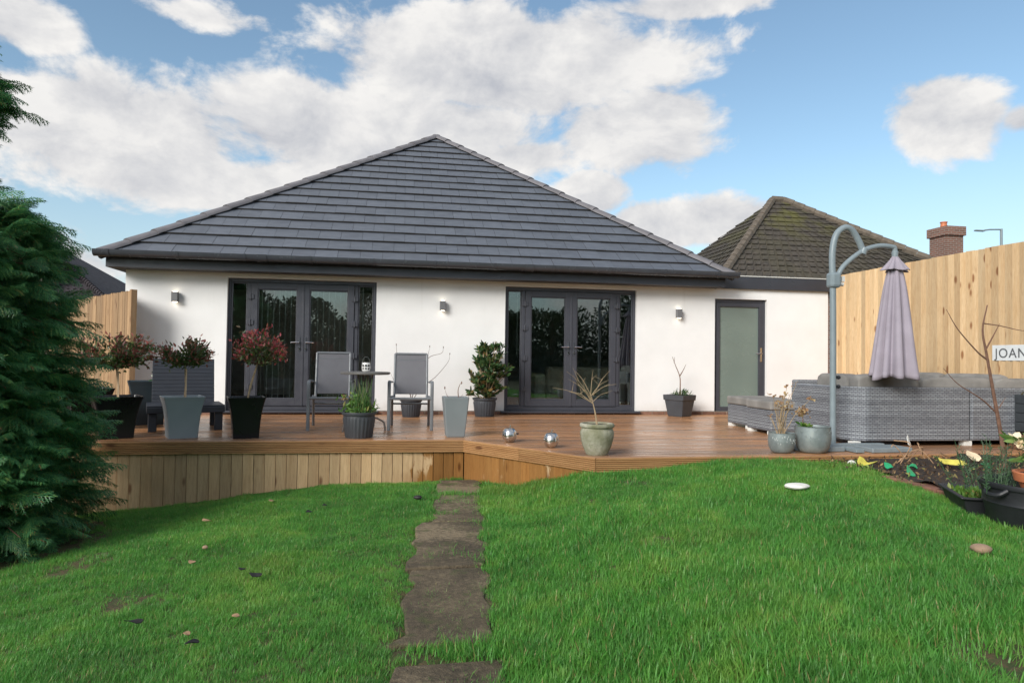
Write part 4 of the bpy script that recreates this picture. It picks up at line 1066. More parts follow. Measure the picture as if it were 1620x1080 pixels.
# navy lounge chair
lc = thing('lounge_chair', 'low navy grey resin lounge chair with a slatted raised back by the left wall', 'lounge chair', (-2.58, 8.95, 0), R(19))
for x_ in (-.4, .31):
    for y_ in (-.33, .28): part(MB().box((x_, y_, 0), (x_+.09, y_+.09, .215)), 'leg', M_lounge, lc, bev=.006)
part(MB().box((-.42, -.36, .216), (.42, -.3, .285)).box((-.42, -.3, .216), (-.36, .4, .285)).box((.36, -.3, .216), (.42, .4, .285)), 'seat_frame', M_lounge, lc, bev=.006)
for k in range(9): part(MB().box((-.42, -.345+.082*k, .286), (.42, -.345+.082*k+.079, .304)), 'seat_slat', M_lounge, lc, bev=.003)
Mb = Matrix.Translation((0, .36, .29)) @ Matrix.Rotation(R(-14), 4, 'X')
for k in range(12): part(MB().box((-.36, 0, .012+.0473*k), (.36, .02, .012+.0473*k+.0462), Mb), 'back_slat', M_lounge, lc, bev=.003)
part(MB().box((-.33, .021, 0), (-.27, .05, .56), Mb).box((.27, .021, 0), (.33, .05, .56), Mb), 'back_frame', M_lounge, lc)

# garden chairs
def make_chair(label, loc, rz):
    o = thing('garden_chair', label, 'chair', loc, rz, 'grey sling garden chairs at the bistro table')
    W2 = .265
    for s in (-1, 1):
        # front leg runs up into the armrest
        part(MB().tube(cpath([(s*W2, -.33, 0), (s*W2, -.31, .3), (s*W2, -.3, .53), (s*W2, -.27, .592), (s*W2, -.18, .605), (s*W2, .1, .59), (s*W2*.93, .2, .585)], 5), .021, 8, .62), 'front_leg', M_chairfr, o, True)
        part(MB().tube([(s*W2*.92, .36, 0), (s*W2*.9, .16, .36), (s*W2*.9, .1, .4)], .017, 8), 'rear_leg', M_chairfr, o, True)
        part(MB().tube(cpath([(s*.212, -.28, .405), (s*.212, .1, .385), (s*.212, .165, .42), (s*.212, .36, .955)], 5), .015, 8), 'back_rail', M_chairfr, o, True)
    part(MB().tube([(-W2, -.305, .395), (W2, -.305, .395)], .017, 8), 'front_rail', M_chairfr, o, True)
    part(MB().tube([(-.212, .36, .955), (.212, .36, .955)], .016, 8), 'top_rail', M_chairfr, o, True)
    part(MB().tube([(-.24, .2, .3), (.24, .2, .3)], .012, 8), 'stretcher', M_chairfr, o, True)
    def sheet(pts):
        mb = MB(); rings = []
        pp_ = cpath(pts, 4)
        rings = [[Vector((-.205, p.y, p.z)), Vector((.205, p.y, p.z)), Vector((.205, p.y+.004, p.z-.004)), Vector((-.205, p.y+.004, p.z-.004))] for p in pp_]
        return mb.loft(rings)
    part(sheet([(0, -.28, .408), (0, -.1, .395), (0, .1, .388)]), 'seat', M_sling, o, True)
    part(sheet([(0, .17, .43), (0, .262, .68), (0, .355, .945)]), 'backrest', M_sling, o, True)
    part(MB().box((-.205, .33, .86), (.205, .344, .885), None), 'seam', M_chairfr, o)
    return o
make_chair('grey sling chair to the left of the round table, before the french doors', (-.83, 8.96, 0), R(3))
make_chair('grey sling chair to the right of the round table, against the white wall', (.16, 8.93, 0), R(-1))
# table
tb = thing('bistro_table', 'small round grey bistro table with curved metal legs', 'table', (-.4, 8.55, 0))
part(MB().lathe([(.28, .695), (.298, .7), (.3, .712), (.298, .724), (.28, .728)], 40), 'table_top', M_tabletop, tb, True)
for k in range(4):
    a = R(20+90*k); c_, s_ = math.cos(a), math.sin(a)
    part(MB().tube(cpath([(c_*.09, s_*.09, .695), (c_*.06, s_*.06, .4), (c_*.08, s_*.08, .2), (c_*.17, s_*.17, .15), (c_*.245, s_*.245, .1), (c_*.265, s_*.265, 0)], 5), .012, 8), 'leg', M_taupe, tb, True)
part(MB().lathe([(.075, .35), (.075, .365)], 20), 'ring', M_taupe, tb, True)
mg = thing('tealight_holder', 'white ceramic tealight holder with dark cut-outs on the round table', 'tealight holder', (-.39, 8.5, .7285))
part(MB().lathe([(.035, 0), (.048, .012), (.053, .05), (.05, .09), (.043, .112), (.036, .112), (.04, .06)], 24), 'body', M_porc, mg, True)
for a in (-130, -90, -52):
    for z_, h_ in ((.075, .014), (.04, .011)):
        Mx = Matrix.Rotation(R(a), 4, 'Z') @ Matrix.Translation((.0505, 0, z_)) @ Matrix.Rotation(R(90), 4, 'Y')
        part(MB().lathe([(h_, -.003), (h_, .003)], 10, M=Mx), 'cut_out', M_black, mg)
part(MB().tube(cpath([(-.05, 0, .1), (-.03, 0, .16), (0, 0, .18), (.03, 0, .16), (.05, 0, .1)], 5), .0018, 5), 'wire_handle', M_steel, mg)

# ribbed round pots
def ribbed(loc, label, r0, r1, h_):
    o = thing('ribbed_pot', label, 'plant pot', loc, 0, 'charcoal ribbed pots')
    n = 96; rings = []
    def ring(r, z, amp):
        return [Vector(((r+amp*(1 if (k % 4) < 2 else 0))*math.cos(2*math.pi*k/n), (r+amp*(1 if (k % 4) < 2 else 0))*math.sin(2*math.pi*k/n), z)) for k in range(n)]
    zz = [(0, r0, .0), (.02, r0+.002, .007), (h_*.74, r0+(r1-r0)*.72, .007), (h_*.78, r0+(r1-r0)*.76, 0), (h_*.88, r1-.012, 0), (h_*.885, r1+.004, 0), (h_-.006, r1+.012, 0), (h_, r1+.01, 0), (h_, r1-.008, 0), (h_-.05, r1-.015, 0)]
    part(MB().loft([ring(r, z, a) for z, r, a in zz]), 'pot', M_ribpot, o, True); soil_disc(o, r1-.018, h_-.03, False); return o
ribbed((-.43, 7.92, 0), 'charcoal ribbed pot of chives at the deck edge before the round table', .145, .185, .29)
cv = plant_thing('chive_clump', 'upright chives and leafy herbs in the ribbed pot by the table', 'plant', (-.43, 7.92, .26))
mb = MB()
for k in range(60):
    a = rng.uniform(0, 6.28); r_ = .13*math.sqrt(rng.random()); h_ = rng.uniform(.2, .42); ln = rng.uniform(.0, .14); b_ = rng.uniform(0, 6.28)
    mb.tube([(r_*math.cos(a), r_*math.sin(a), -.02), (r_*math.cos(a)+ln*.3*math.cos(b_), r_*math.sin(a)+ln*.3*math.sin(b_), h_*.5), (r_*math.cos(a)+ln*math.cos(b_), r_*math.sin(a)+ln*math.sin(b_), h_)], [.0035, .003, .0012], 4)
part(mb, 'stalks', M_chive, cv)
P = np.stack([rng.normal(size=420)*.085, rng.normal(size=420)*.075, np.abs(rng.normal(size=420))*.075], 1)
leaves('leaves', cv, P, np.tile([0, 0, .7], (420, 1)), .06, .3, M_herb, 31, spread=.9)
P = rng.normal(size=(22, 3))*np.array([.02, .02, .018])+np.array([-.16, -.02, .18]); leaves('dry_heads', cv, P, np.tile([0, 0, .3], (22, 1)), .04, .5, M_dry, 33)
ribbed((.2, 10.62, 0), 'charcoal ribbed pot behind the right sling chair against the wall', .125, .165, .27)
ribbed((1.35, 10.72, 0), 'charcoal ribbed pot holding the rhododendron beside the right french doors', .145, .185, .29)

def twig_plant(name, label, loc, stems, mat, buds=None, group=None):
    o = plant_thing(name, label, 'plant', loc, group); mb = MB()
    for pts, r0 in stems:
        pp_ = cpath(pts, 5); n = len(pp_); mb.tube(pp_, [r0*(1-.75*i/(n-1)) for i in range(n)], 6)
    part(mb, 'stems', mat, o, True)
    if buds:
        mb = MB()
        for (x_, y_, z_) in buds: mb.lathe([(.002, -.015), (.008, 0), (.006, .012), (.001, .022)], 7, (x_, y_, z_))
        part(mb, 'buds', mat, o, True)
    return o
twig_plant('twig_plant', 'bare forking twigs rising from the pot behind the right sling chair', (.2, 10.62, .24),
    [([(0, 0, 0), (-.05, 0, .3), (-.2, 0, .5), (-.24, 0, .85)], .008), ([(0, 0, 0), (.08, 0, .3), (.2, 0, .55), (.27, 0, .82)], .008), ([(.02, 0, 0), (.15, 0, .22), (.35, -.02, .36), (.55, -.02, .6), (.58, -.02, .72)], .007),
     ([(.1, 0, .34), (.25, 0, .66), (.45, 0, .74), (.48, 0, .82)], .006), ([(-.02, 0, .1), (-.25, 0, .3), (-.33, 0, .45)], .005)], M_twig, [(.58, -.02, .73), (.48, 0, .83), (.27, 0, .84), (-.24, 0, .86), (-.2, 0, .62)])
rh = plant_thing('rhododendron', 'leafy green rhododendron with bronze leaf tips in the pot by the right french doors', 'plant', (1.38, 10.68, .26))
rr0 = random.Random(77); mb = MB(); P = []; dd = []
for k in range(120):
    a = rr0.uniform(0, 6.283); z_ = rr0.uniform(.06, .86); rd = (.33 if z_ < .45 else .3)*rr0.uniform(.25, 1.)*(1-.35*max(0, z_-.6)/.26)
    cxo = .0 if z_ < .45 else .06; tip = Vector((cxo+rd*math.cos(a), rd*.8*math.sin(a), z_))
    mb.tube([(0, 0, -.03), (tip.x*.4, tip.y*.4, z_*.5), tip], [.008, .006, .004], 5)
    dv = (tip-Vector((0, 0, z_*.6))).normalized()
    for j in range(17):
        P.append(tip-dv*rr0.uniform(0, .1)); aa = rr0.uniform(0, 6.283); dd.append(Vector((math.cos(aa), math.sin(aa), rr0.uniform(-.1, .8)))+dv*.7)
part(mb, 'branches', M_barkpale, rh, True); leaves('leaves', rh, np.array(P), np.array(dd), .1, .36, M_rhod, 78, spread=.2)

# grey tapered planter
tp_ = thing('tapered_planter', 'tall mid-grey tapered square planter on the deck edge', 'planter', (.66, 7.98, 0), R(2))
part(MB().loft(square_rings([(.2, 0), (.21, .02), (.29, .45), (.29, .46), (.262, .46), (.25, .4)])), 'pot', M_greypot2, tp_, bev=.003); soil_disc(tp_, .255, .43)
twig_plant('twig_plant', 'two short budding twigs in the tall tapered planter', (.66, 7.98, .43), [([(-.06, 0, 0), (-.1, 0, .05), (-.125, 0, .12)], .004), ([(.04, 0, 0), (.03, 0, .1), (.05, 0, .17), (.065, 0, .19)], .006), ([(.04, 0, 0), (.09, 0, .06)], .004)], M_bark, [(-.125, 0, .13), (.07, 0, .19)])

# steel apples
for xx, yy, lab in ((1.215, 7.42, 'polished steel apple ornament on the deck, left of the pair'), (1.575, 6.94, 'polished steel apple ornament on the deck, nearer the stone urn')):
    o = thing('steel_apple', lab, 'ornament', (xx, yy, 0), 0, 'steel apples on the deck')
    prof = [(.03, 0), (.055, .012), (.078, .05), (.08, .085), (.068, .125), (.045, .148), (.018, .145), (.004, .138)]
    pr = cpath([(r, 0, z) for r, z in prof], 4); part(MB().lathe([(p.x, p.z) for p in pr], 32), 'body', M_steel, o, True)
    part(MB().tube(cpath([(0, 0, .13), (.004, 0, .16), (.014, 0, .185)], 4), .005, 6), 'stalk', M_steel, o, True)
    if xx < 1.4:
        part(MB().tube([(.075, 0, .09), (.1, 0, .09)], [.006, .012], 8), 'knob', M_blackmat, o, True)

# stone urn
ur = thing('stone_urn', 'mossy weathered stone urn on the deck corner', 'plant pot', (1.905, 6.4, 0))
pr = cpath([(r, 0, z) for r, z in ((.1, 0), (.112, .02), (.14, .09), (.16, .17), (.162, .22), (.15, .25), (.152, .262), (.165, .268), (.168, .285), (.16, .3), (.14, .3), (.135, .27))], 4)
part(MB().lathe([(p.x, p.z) for p in pr], 36), 'pot', M_stone, ur, True); soil_disc(ur, .138, .285, False)
rt_ = random.Random(8); st = [([(0, 0, 0), (-.02, 0, .12), (-.06, 0, .28)], .011)]
for k in range(13):
    a = rt_.uniform(-1.3, 1.3); L_ = rt_.uniform(.2, .42); b0 = Vector((-.06+rt_.uniform(-.01, .02), 0, rt_.uniform(.2, .3)))
    e = b0+Vector((math.sin(a)*L_, rt_.uniform(-.12, .12), math.cos(a)*L_*.8)); st.append(([b0, b0.lerp(e, .5)+Vector((0, 0, .03)), e], .0038))
    e2 = b0.lerp(e, .5)+Vector((rt_.uniform(-.12, .12), 0, rt_.uniform(.05, .16))); st.append(([b0.lerp(e, .5)+Vector((0, 0, .03)), e2], .0025))
st.append(([(.06, 0, 0), (.07, -.05, .06)], .002)); st.append(([(.08, 0, 0), (.13, -.03, .08)], .002))
acer = twig_plant('bare_shrub', 'small bare branching shrub growing in the stone urn', (1.905, 6.4, .28), st, M_barkpale)

# square dark pot by the wall
dpn = thing('square_pot', 'dark grey squarish pot with a rim against the wall below the right wall light', 'plant pot', (4.6, 10.72, 0), R(33))
part(MB().loft(square_rings([(.27, 0), (.28, .02), (.35, .26), (.36, .265), (.385, .27), (.395, .35), (.39, .355), (.36, .355), (.35, .3)])), 'pot', M_ribpot, dpn, bev=.004); soil_disc(dpn, .355, .32)
twig_plant('twig_plant', 'reddish bare forked twig in the dark squarish pot', (4.6, 10.72, .3), [([(0, 0, 0), (.01, 0, .2), (.0, 0, .36), (-.08, 0, .55), (-.13, 0, .68)], .012), ([(.0, 0, .36), (.06, 0, .46), (.11, 0, .56)], .009), ([(-.1, 0, .58), (-.09, 0, .68)], .006)], M_bark)
fn = plant_thing('seedling', 'small green ferny tuft at the foot of the reddish forked twig', 'plant', (4.6, 10.7, .32))
P = rng.normal(size=(110, 3))*np.array([.07, .05, .02])+np.array([.03, 0, .03]); leaves('leaves', fn, P, np.tile([0, 0, .8], (110, 1)), .1, .12, M_rhod, 91, spread=.8)

# galvanised pots
def zinc(loc, label, r, h_, band):
    o = thing('zinc_pot', label, 'plant pot', loc, 0, 'round zinc pots on the deck edge')
    pr = cpath([(q*r, 0, z*h_) for q, z in ((.55, 0), (.72, .03), (.9, .2), (1.0, .5), (1.0, .8), (.985, .98), (1.0, 1.0), (.96, 1.0), (.94, .9))], 4)
    part(MB().lathe([(p.x, p.z) for p in pr], 36), 'pot', M_zinc, o, True); soil_disc(o, r*.945, h_*.92, False)
    # pale raised plant motif round the pot
    mb = MB(); rb = random.Random(band)
    for k in range(26):
        a = R(-160+k*5.4+rb.uniform(-2, 2)); z_ = h_*rb.uniform(.52, .84); q = r*1.0
        a2 = a+R(rb.uniform(-4, 4)); z2 = z_+h_*rb.uniform(-.14, .14)
        mb.tube([(q*math.cos(a), q*math.sin(a), z_), (q*1.006*math.cos((a+a2)/2), q*1.006*math.sin((a+a2)/2), (z_+z2)/2), (q*math.cos(a2), q*math.sin(a2), z2)], [.0015, .0035, .0015], 5)
    part(mb, 'relief', M_pale if band < 3 else M_zinc, o); return o
zinc((3.86, 6.43, 0), 'smaller round zinc pot with pale raised motif at the deck edge', .13, .2, 2)
zinc((4.2, 6.42, 0), 'larger round zinc pot in front of the parasol pole', .175, .265, 5)
o = plant_thing('hydrangea', 'dried hydrangea stems with withered flower heads in the smaller zinc pot', 'plant', (3.86, 6.43, .17)); mb = MB(); P = []; P2 = []
rh_ = random.Random(31)
for k in range(17):
    a = rh_.uniform(-.75, .75); L_ = rh_.uniform(.2, .6); e = Vector((math.sin(a)*L_*.75+.05*rh_.random(), rh_.uniform(-.12, .12), math.cos(a)*L_)); mb.tube([(rh_.uniform(-.05, .05), 0, 0), e*.55+Vector((-.02, 0, .02)), e], [.005, .0035, .002], 5)
    tgt = P if k % 3 else P2
    for j in range(9 if k % 3 else 5): tgt.append(e+Vector((rh_.gauss(0, .014), rh_.gauss(0, .014), rh_.gauss(0, .012))))
part(mb, 'stems', M_barkpale, o, True); leaves('flower_heads', o, np.array(P), np.tile([0, 0, .4], (len(P), 1)), .03, .7, M_dry, 61); leaves('buds', o, np.array(P2), np.tile([0, 0, .4], (len(P2), 1)), .022, .4, M_dry, 62)
o = plant_thing('hydrangea', 'single withered flower head over green leaves in the larger zinc pot', 'plant', (4.09, 6.42, .24))
part(MB().tube([(0, 0, 0), (.0, 0, .1), (-.02, 0, .16)], .004, 5), 'stem', M_bark, o)
leaves('flower_head', o, rng.normal(size=(60, 3))*np.array([.035, .02, .018])+np.array([-.01, 0, .17]), np.tile([0, 0, .4], (60, 1)), .035, .7, M_dry, 64)
leaves('leaves', o, rng.normal(size=(40, 3))*np.array([.03, .03, .008])+np.array([.02, 0, .02]), np.tile([0, 0, .3], (40, 1)), .05, .5, M_herb, 65)

# ------------------------------------------------------------------ rattan set
sofa = thing('corner_sofa', 'grey wicker corner sofa with its back to the lawn', 'sofa', (6.2, 7.8, 0))
SO = (6.2, 7.8, 0)
def wick(lo, hi, name, cham=None):
    return part(MB().box(lo, hi), name, M_wicker, sofa, off=SO, bev=.02)
wick((5.1, 6.80, .055), (6.40, 6.93, .655), 'backrest'); wick((6.42, 6.80, .055), (7.5, 6.93, .655), 'backrest')
# angled corner piece
part(MB().prism([(4.93, 7.02, .055), (5.098, 6.80, .055), (5.098, 6.93, .055), (5.06, 7.02, .055)], (0, 0, .6)), 'corner_panel', M_wicker, sofa, off=SO, bev=.006)
wick((4.93, 7.022, .055), (5.06, 8.0, .65), 'armrest')
wick((5.062, 6.932, .055), (7.5, 7.72, .33), 'seat_base'); wick((6.75, 7.722, .055), (7.5, 9.35, .33), 'seat_base')
wick((5.85, 9.36, .055), (7.5, 9.48, .66), 'armrest')
wick((7.48, 6.94, .332), (7.6, 9.34, .655), 'backrest')
for x0_, x1_ in ((4.95, 5.05), (6.35, 6.45), (7.3, 7.45)):
    for y_ in (6.83, 7.6): part(MB().box((x0_, y_, 0), (x1_, y_+.08, .054)), 'foot', M_whitesc, sofa, off=SO)
for y_ in (8.9, ): part(MB().box((6.8, y_, 0), (6.9, y_+.08, .054)), 'foot', M_whitesc, sofa, off=SO)
def cushion(lo, hi, name, parent, off, sag=.0, seed=0):
    r = np.random.default_rng(seed); nx_, ny_, nz_ = 14, 6, 6; lo = np.array(lo); hi = np.array(hi); c = (lo+hi)/2; h_ = (hi-lo)/2
    # superellipsoid skin with wrinkles
    vs = []; N, K = 26, 14
    for i in range(K+1):
        ph = -math.pi/2+math.pi*i/K
        for j in range(N):
            th = 2*math.pi*j/N; e = .35
            f_ = lambda w_: math.copysign(abs(w_)**e, w_)
            x_ = f_(math.cos(ph))*f_(math.cos(th)); y_ = f_(math.cos(ph))*f_(math.sin(th)); z_ = f_(math.sin(ph))
            p = np.array([x_, y_, z_])*h_*(1+.05*math.sin(5*th+seed)*math.cos(3*ph)+r.normal()*.012); p[2] -= sag*(x_*x_)*0
            vs.append(tuple(c+p))
    fs = [(i*N+j, i*N+(j+1) % N, (i+1)*N+(j+1) % N, (i+1)*N+j) for i in range(K) for j in range(N)]
    o = part(MB().add(vs, fs), name, M_cush, parent, True, off=off); s_ = o.modifiers.new('sub', 'SUBSURF'); s_.levels = 1; s_.render_levels = 1; return o
cushion((5.1, 6.945, .5), (5.92, 7.14, .795), 'back_cushion', sofa, SO, seed=1); cushion((5.925, 6.945, .5), (6.88, 7.13, .765), 'back_cushion', sofa, SO, seed=2); cushion((6.9, 6.95, .5), (7.45, 7.14, .76), 'back_cushion', sofa, SO, seed=3)
cushion((5.07, 7.15, .5), (5.3, 7.7, .79), 'back_cushion', sofa, SO, seed=4)
cushion((7.25, 7.3, .5), (7.47, 8.2, .8), 'back_cushion', sofa, SO, seed=6); cushion((7.25, 8.22, .5), (7.47, 9.2, .8), 'back_cushion', sofa, SO, seed=7)
cushion((5.1, 6.95, .332), (6.7, 7.7, .47), 'seat_cushion', sofa, SO, seed=5); cushion((6.75, 7.72, .332), (7.45, 9.3, .47), 'seat_cushion', sofa, SO, seed=8)
for lab, x_, y_ in (('grey wicker footstool with cushion nearest the frosted door', 4.70, 8.64), ('grey wicker footstool with cushion behind the dried hydrangea', 4.61, 7.92)):
    o = thing('footstool', lab, 'footstool', (x_, y_, 0), R(1), 'wicker footstools with grey cushions')
    part(MB().box((0, 0, .045), (.58, .58, .31)), 'base', M_wicker, o, bev=.012)
    part(MB().box((-.012, -.012, .312), (.592, .592, .425)), 'cushion', M_cush, o, bev=.022)
    for a, b_ in ((.01, .01), (.49, .01), (.01, .49), (.49, .49)): part(MB().box((a, b_, 0), (a+.09, b_+.09, .044)), 'foot', M_whitesc, o)

# parasol
pa = thing('cantilever_parasol', 'closed mauve cantilever parasol on a blue-grey curved pole', 'parasol', (4.655, 6.75, 0)); PO = (4.655, 6.75, 0)
part(MB().tube([(4.655, 6.75, 0), (4.655, 6.75, 1.35), (4.65, 6.75, 1.8)], .033, 14).tube(cpath([(4.648, 6.75, 1.8), (4.645, 6.75, 2.12), (4.69, 6.75, 2.31), (4.79, 6.75, 2.395), (4.88, 6.75, 2.37), (4.96, 6.75, 2.26), (5.012, 6.75, 2.15)], 6), .034, 14), 'pole', M_pole, pa, True, off=PO)
part(MB().tube(cpath([(4.68, 6.74, 1.82), (4.78, 6.74, 1.98), (5.0, 6.74, 2.145), (5.2, 6.74, 2.21), (5.37, 6.74, 2.205), (5.395, 6.74, 2.18), (5.4, 6.74, 2.1)], 6), .027, 12), 'arm', M_pole, pa, True, off=PO)
part(MB().box((4.60, 6.69, 1.73), (4.72, 6.81, 1.9)), 'clamp', M_pole, pa, off=PO, bev=.03); part(MB().tube([(4.72, 6.75, 1.78), (4.77, 6.74, 1.77)], [.025, .02], 10).box((4.74, 6.72, 1.8), (4.775, 6.76, 1.86)), 'crank', M_trim, pa, True, off=PO)
for zz in (.66, .76): part(MB().lathe([(.018, 0), (.022, .02), (.018, .035)], 12, M=Matrix.Translation((4.69, 6.735, zz)) @ Matrix.Rotation(R(90), 4, 'Y')), 'knob', M_blackmat, pa, True, off=PO)
part(MB().tube([(4.997, 6.745, 2.11), (5.025, 6.745, 2.175)], .042, 12), 'joint_collar', M_pole, pa, True, off=PO)
part(MB().lathe([(.032, 0), (.035, .06), (.02, .08)], 14, (5.4, 6.74, 2.09)), 'hub', M_pole, pa, True, off=PO)
# folded canopy: star-shaped section that widens downwards
def folded(z_list, nf, c, seed, hem):
    """pleated closed canopy: deep narrow folds, each with its own depth, width and hem length"""
    r = random.Random(seed); rings = []; pts = []
    for j in range(nf):
        a0 = 2*math.pi*(j+r.uniform(-.16, .16))/nf; pk = r.uniform(.85, 1.12)
        for da, q in ((-.34, .62), (-.26, .78), (-.14, .97), (0, 1.), (.12, .98), (.2, .86), (.27, .66)):
            pts.append((a0+da*2*math.pi/nf*1.25, q*pk, j))
    pts.sort(key=lambda p: p[0]); hm = [r.uniform(0, 1) for _ in range(nf)]
    for i, (z, rad, dxz) in enumerate(z_list):
        s_ = i/(len(z_list)-1); ring = []
        for a_, q, j in pts:
            f_ = 1-(1-q)*(.35+.65*s_)
            zz = z+hem*(hm[j]*.06+(1-q)*.05)*s_*s_
            ring.append(Vector((c[0]+dxz+rad*f_*math.cos(a_), c[1]+rad*f_*.9*math.sin(a_), zz)))
        rings.append(ring)
    return MB().loft(rings, False)
cn = folded([(1.97, .072, 0), (1.8, .118, 0), (1.5, .165, -.005), (1.15, .215, -.012), (.9, .25, -.016), (.72, .28, -.02)], 10, (5.4, 6.74), 4, 1)
o = part(cn, 'canopy', M_canopy, pa, True, off=PO); s_ = o.modifiers.new('sub', 'SUBSURF'); s_.levels = 1; s_.render_levels = 2; sm = o.modifiers.new('so', 'SOLIDIFY'); sm.thickness = .004
cn = folded([(2.1, .03, 0), (2.06, .055, 0), (1.99, .115, 0), (1.92, .175, -.005)], 8, (5.4, 6.74), 9, .5)
o = part(cn, 'canopy_cap', M_canopy, pa, True, off=PO); s_ = o.modifiers.new('sub', 'SUBSURF'); s_.levels = 1; s_.render_levels = 2; sm = o.modifiers.new('so', 'SOLIDIFY'); sm.thickness = .004
part(MB().tube([(5.4, 6.74, 2.1), (5.385, 6.74, .85)], .02, 10), 'mast', M_pole, pa, True, off=PO)
part(MB().box((4.3, 6.71, .002), (5.25, 6.79, .045)).box((4.61, 6.3, .004), (4.7, 6.705, .043)).box((4.61, 6.795, .004), (4.7, 7.0, .043)), 'cross_base', M_pole, pa, off=PO, bev=.005)
sb = MB().box((-.24, -.14, 0), (.24, .14, .05)).mesh('base_slab', M_slab)
for lx, ly in ((.37, -.3), (-.33, -.2)):
    o = link('base_slab', sb, pa, (lx, ly, .0), (0, 0, R(3))); o.modifiers.new('bevel', 'BEVEL').width = .008

# ------------------------------------------------------------------ right bed
def g(x_, y_): return gzf(x_, y_)
tr = thing('rubber_trug', 'large black rubber trug at the right edge of the lawn', 'trug', (3.93, 3.63, g(3.93, 3.63)))
pr = [(.27, 0), (.29, .03), (.31, .13), (.313, .135), (.318, .148), (.313, .16), (.322, .24), (.336, .243), (.34, .262), (.336, .272), (.318, .272), (.3, .2), (.28, .05)]
part(MB().lathe(pr, 40), 'body', M_blackmat, tr, True); soil_disc(tr, .3, .22, False)
part(MB().tube(cpath([(-.325, -.07, .24), (-.365, -.04, .21), (-.365, .04, .21), (-.325, .07, .24)], 5), .014, 8), 'handle', M_blackmat, tr, True); part(MB().tube(cpath([(.325, -.07, .24), (.365, -.04, .21), (.365, .04, .21), (.325, .07, .24)], 5), .014, 8), 'handle', M_blackmat, tr, True)
ty = thing('plant_tray', 'long black plastic plant tray beside the rubber trug', 'tray', (3.9, 4.13, g(3.9, 4.13)+.0), R(62))
mb = MB(); mb.loft([[Vector((-a, -b_, z)), Vector((a, -b_, z)), Vector((a, b_, z)), Vector((-a, b_, z))] for a, b_, z in ((.24, .09, 0), (.27, .12, .1), (.29, .14, .105), (.29, .14, .12), (.26, .11, .12), (.25, .1, .06))])
part(mb, 'body', M_blackmat, ty, bev=.008); part(MB().box((-.25, -.1, .05), (.25, .1, .07)), 'soil', M_soil, ty)
P = np.stack([rng.uniform(-.23, .23, 220), rng.uniform(-.09, .09, 220), np.full(220, .075)], 1); leaves('weeds', ty, P, np.tile([0, 0, 1.], (220, 1)), .055, .35, M_herb, 71, spread=.6)
tpz = g(3.93, 3.63)+.262
op = thing('terracotta_pot', 'orange plastic pot sitting in the black rubber trug', 'plant pot', (3.83, 3.52, tpz-.04))
part(MB().lathe([(.11, 0), (.14, .07), (.158, .075), (.168, .125), (.165, .13), (.15, .13), (.14, .08)], 32), 'pot', M_pot_or, op, True); soil_disc(op, .145, .115, False)
hb = plant_thing('hellebore', 'cream flowered hellebore with pale green leaves in the orange pot', 'plant', (3.83, 3.53, tpz+.07)); mb = MB(); P = []; dd = []; PF = []; DF = []
for k in range(22):
    a = rng.uniform(0, 6.28); L_ = rng.uniform(.12, .26); e = Vector((math.cos(a)*L_*.6, math.sin(a)*L_*.6, L_*.85)); mb.tube([(0, 0, 0), e*.5+Vector((0, 0, .03)), e], [.004, .003, .002], 5)
    if k < 6:
        for j in range(6): PF.append(e+Vector((0, 0, .0))); q = 6.283*j/6; DF.append((math.cos(q)+e.x, math.sin(q)*.6-.6, math.sin(q)))
    else:
        for j in range(7): P.append(e); dd.append(Vector((math.cos(a)+rng.normal()*.6, math.sin(a)+rng.normal()*.6, .15)))
part(mb, 'stems', M_chive, hb, True); leaves('leaves', hb, np.array(P), np.array(dd), .095, .36, M_hell, 81, spread=.25); leaves('flowers', hb, np.array(PF), np.array(DF), .045, .85, M_cream, 82, spread=.12)
rs_ = plant_thing('rosemary_bush', 'upright rosemary in the black rubber trug left of the orange pot', 'plant', (3.72, 3.78, tpz-.04)); mb = MB(); P = []; dd = []
for k in range(30):
    bx, by = rng.normal()*.085, rng.normal()*.07; h_ = rng.uniform(.14, .32); e = Vector((bx*1.5, by*1.5, h_)); mb.tube([(bx, by, -.02), e], [.003, .0015], 4)
    for j in range(40): s_ = rng.random(); P.append(Vector((bx, by, 0)).lerp(e, s_)); a = rng.uniform(0, 6.28); dd.append((math.cos(a), math.sin(a), .9))
part(mb, 'stems', M_rosem, rs_); leaves('leaves', rs_, np.array(P), np.array(dd), .032, .13, M_rosem, 83, spread=.2)
# bare sapling
sap = twig_plant('bare_sapling', 'leaning bare sapling in front of the wicker sofa and pale fence', (5.55, 5.5, g(5.55, 5.5)),
    [([(0, 0, 0), (-.05, 0, .35), (-.13, 0, .75), (-.2, 0, 1.1), (-.24, 0, 1.32), (-.19, 0, 1.55)], .021), ([(-.2, 0, 1.05), (-.3, 0, 1.12), (-.5, 0, 1.32), (-.62, 0, 1.5)], .009), ([(-.09, 0, .55), (-.25, 0, .68), (-.5, 0, .82), (-.65, 0, .96)], .008),
     ([(-.2, 0, 1.15), (-.12, 0, 1.28), (-.06, 0, 1.38)], .008), ([(-.24, 0, 1.38), (-.05, 0, 1.36), (.2, 0, 1.32), (.5, 0, 1.33)], .006), ([(-.07, 0, .6), (.0, 0, .7)], .005)], M_bark)
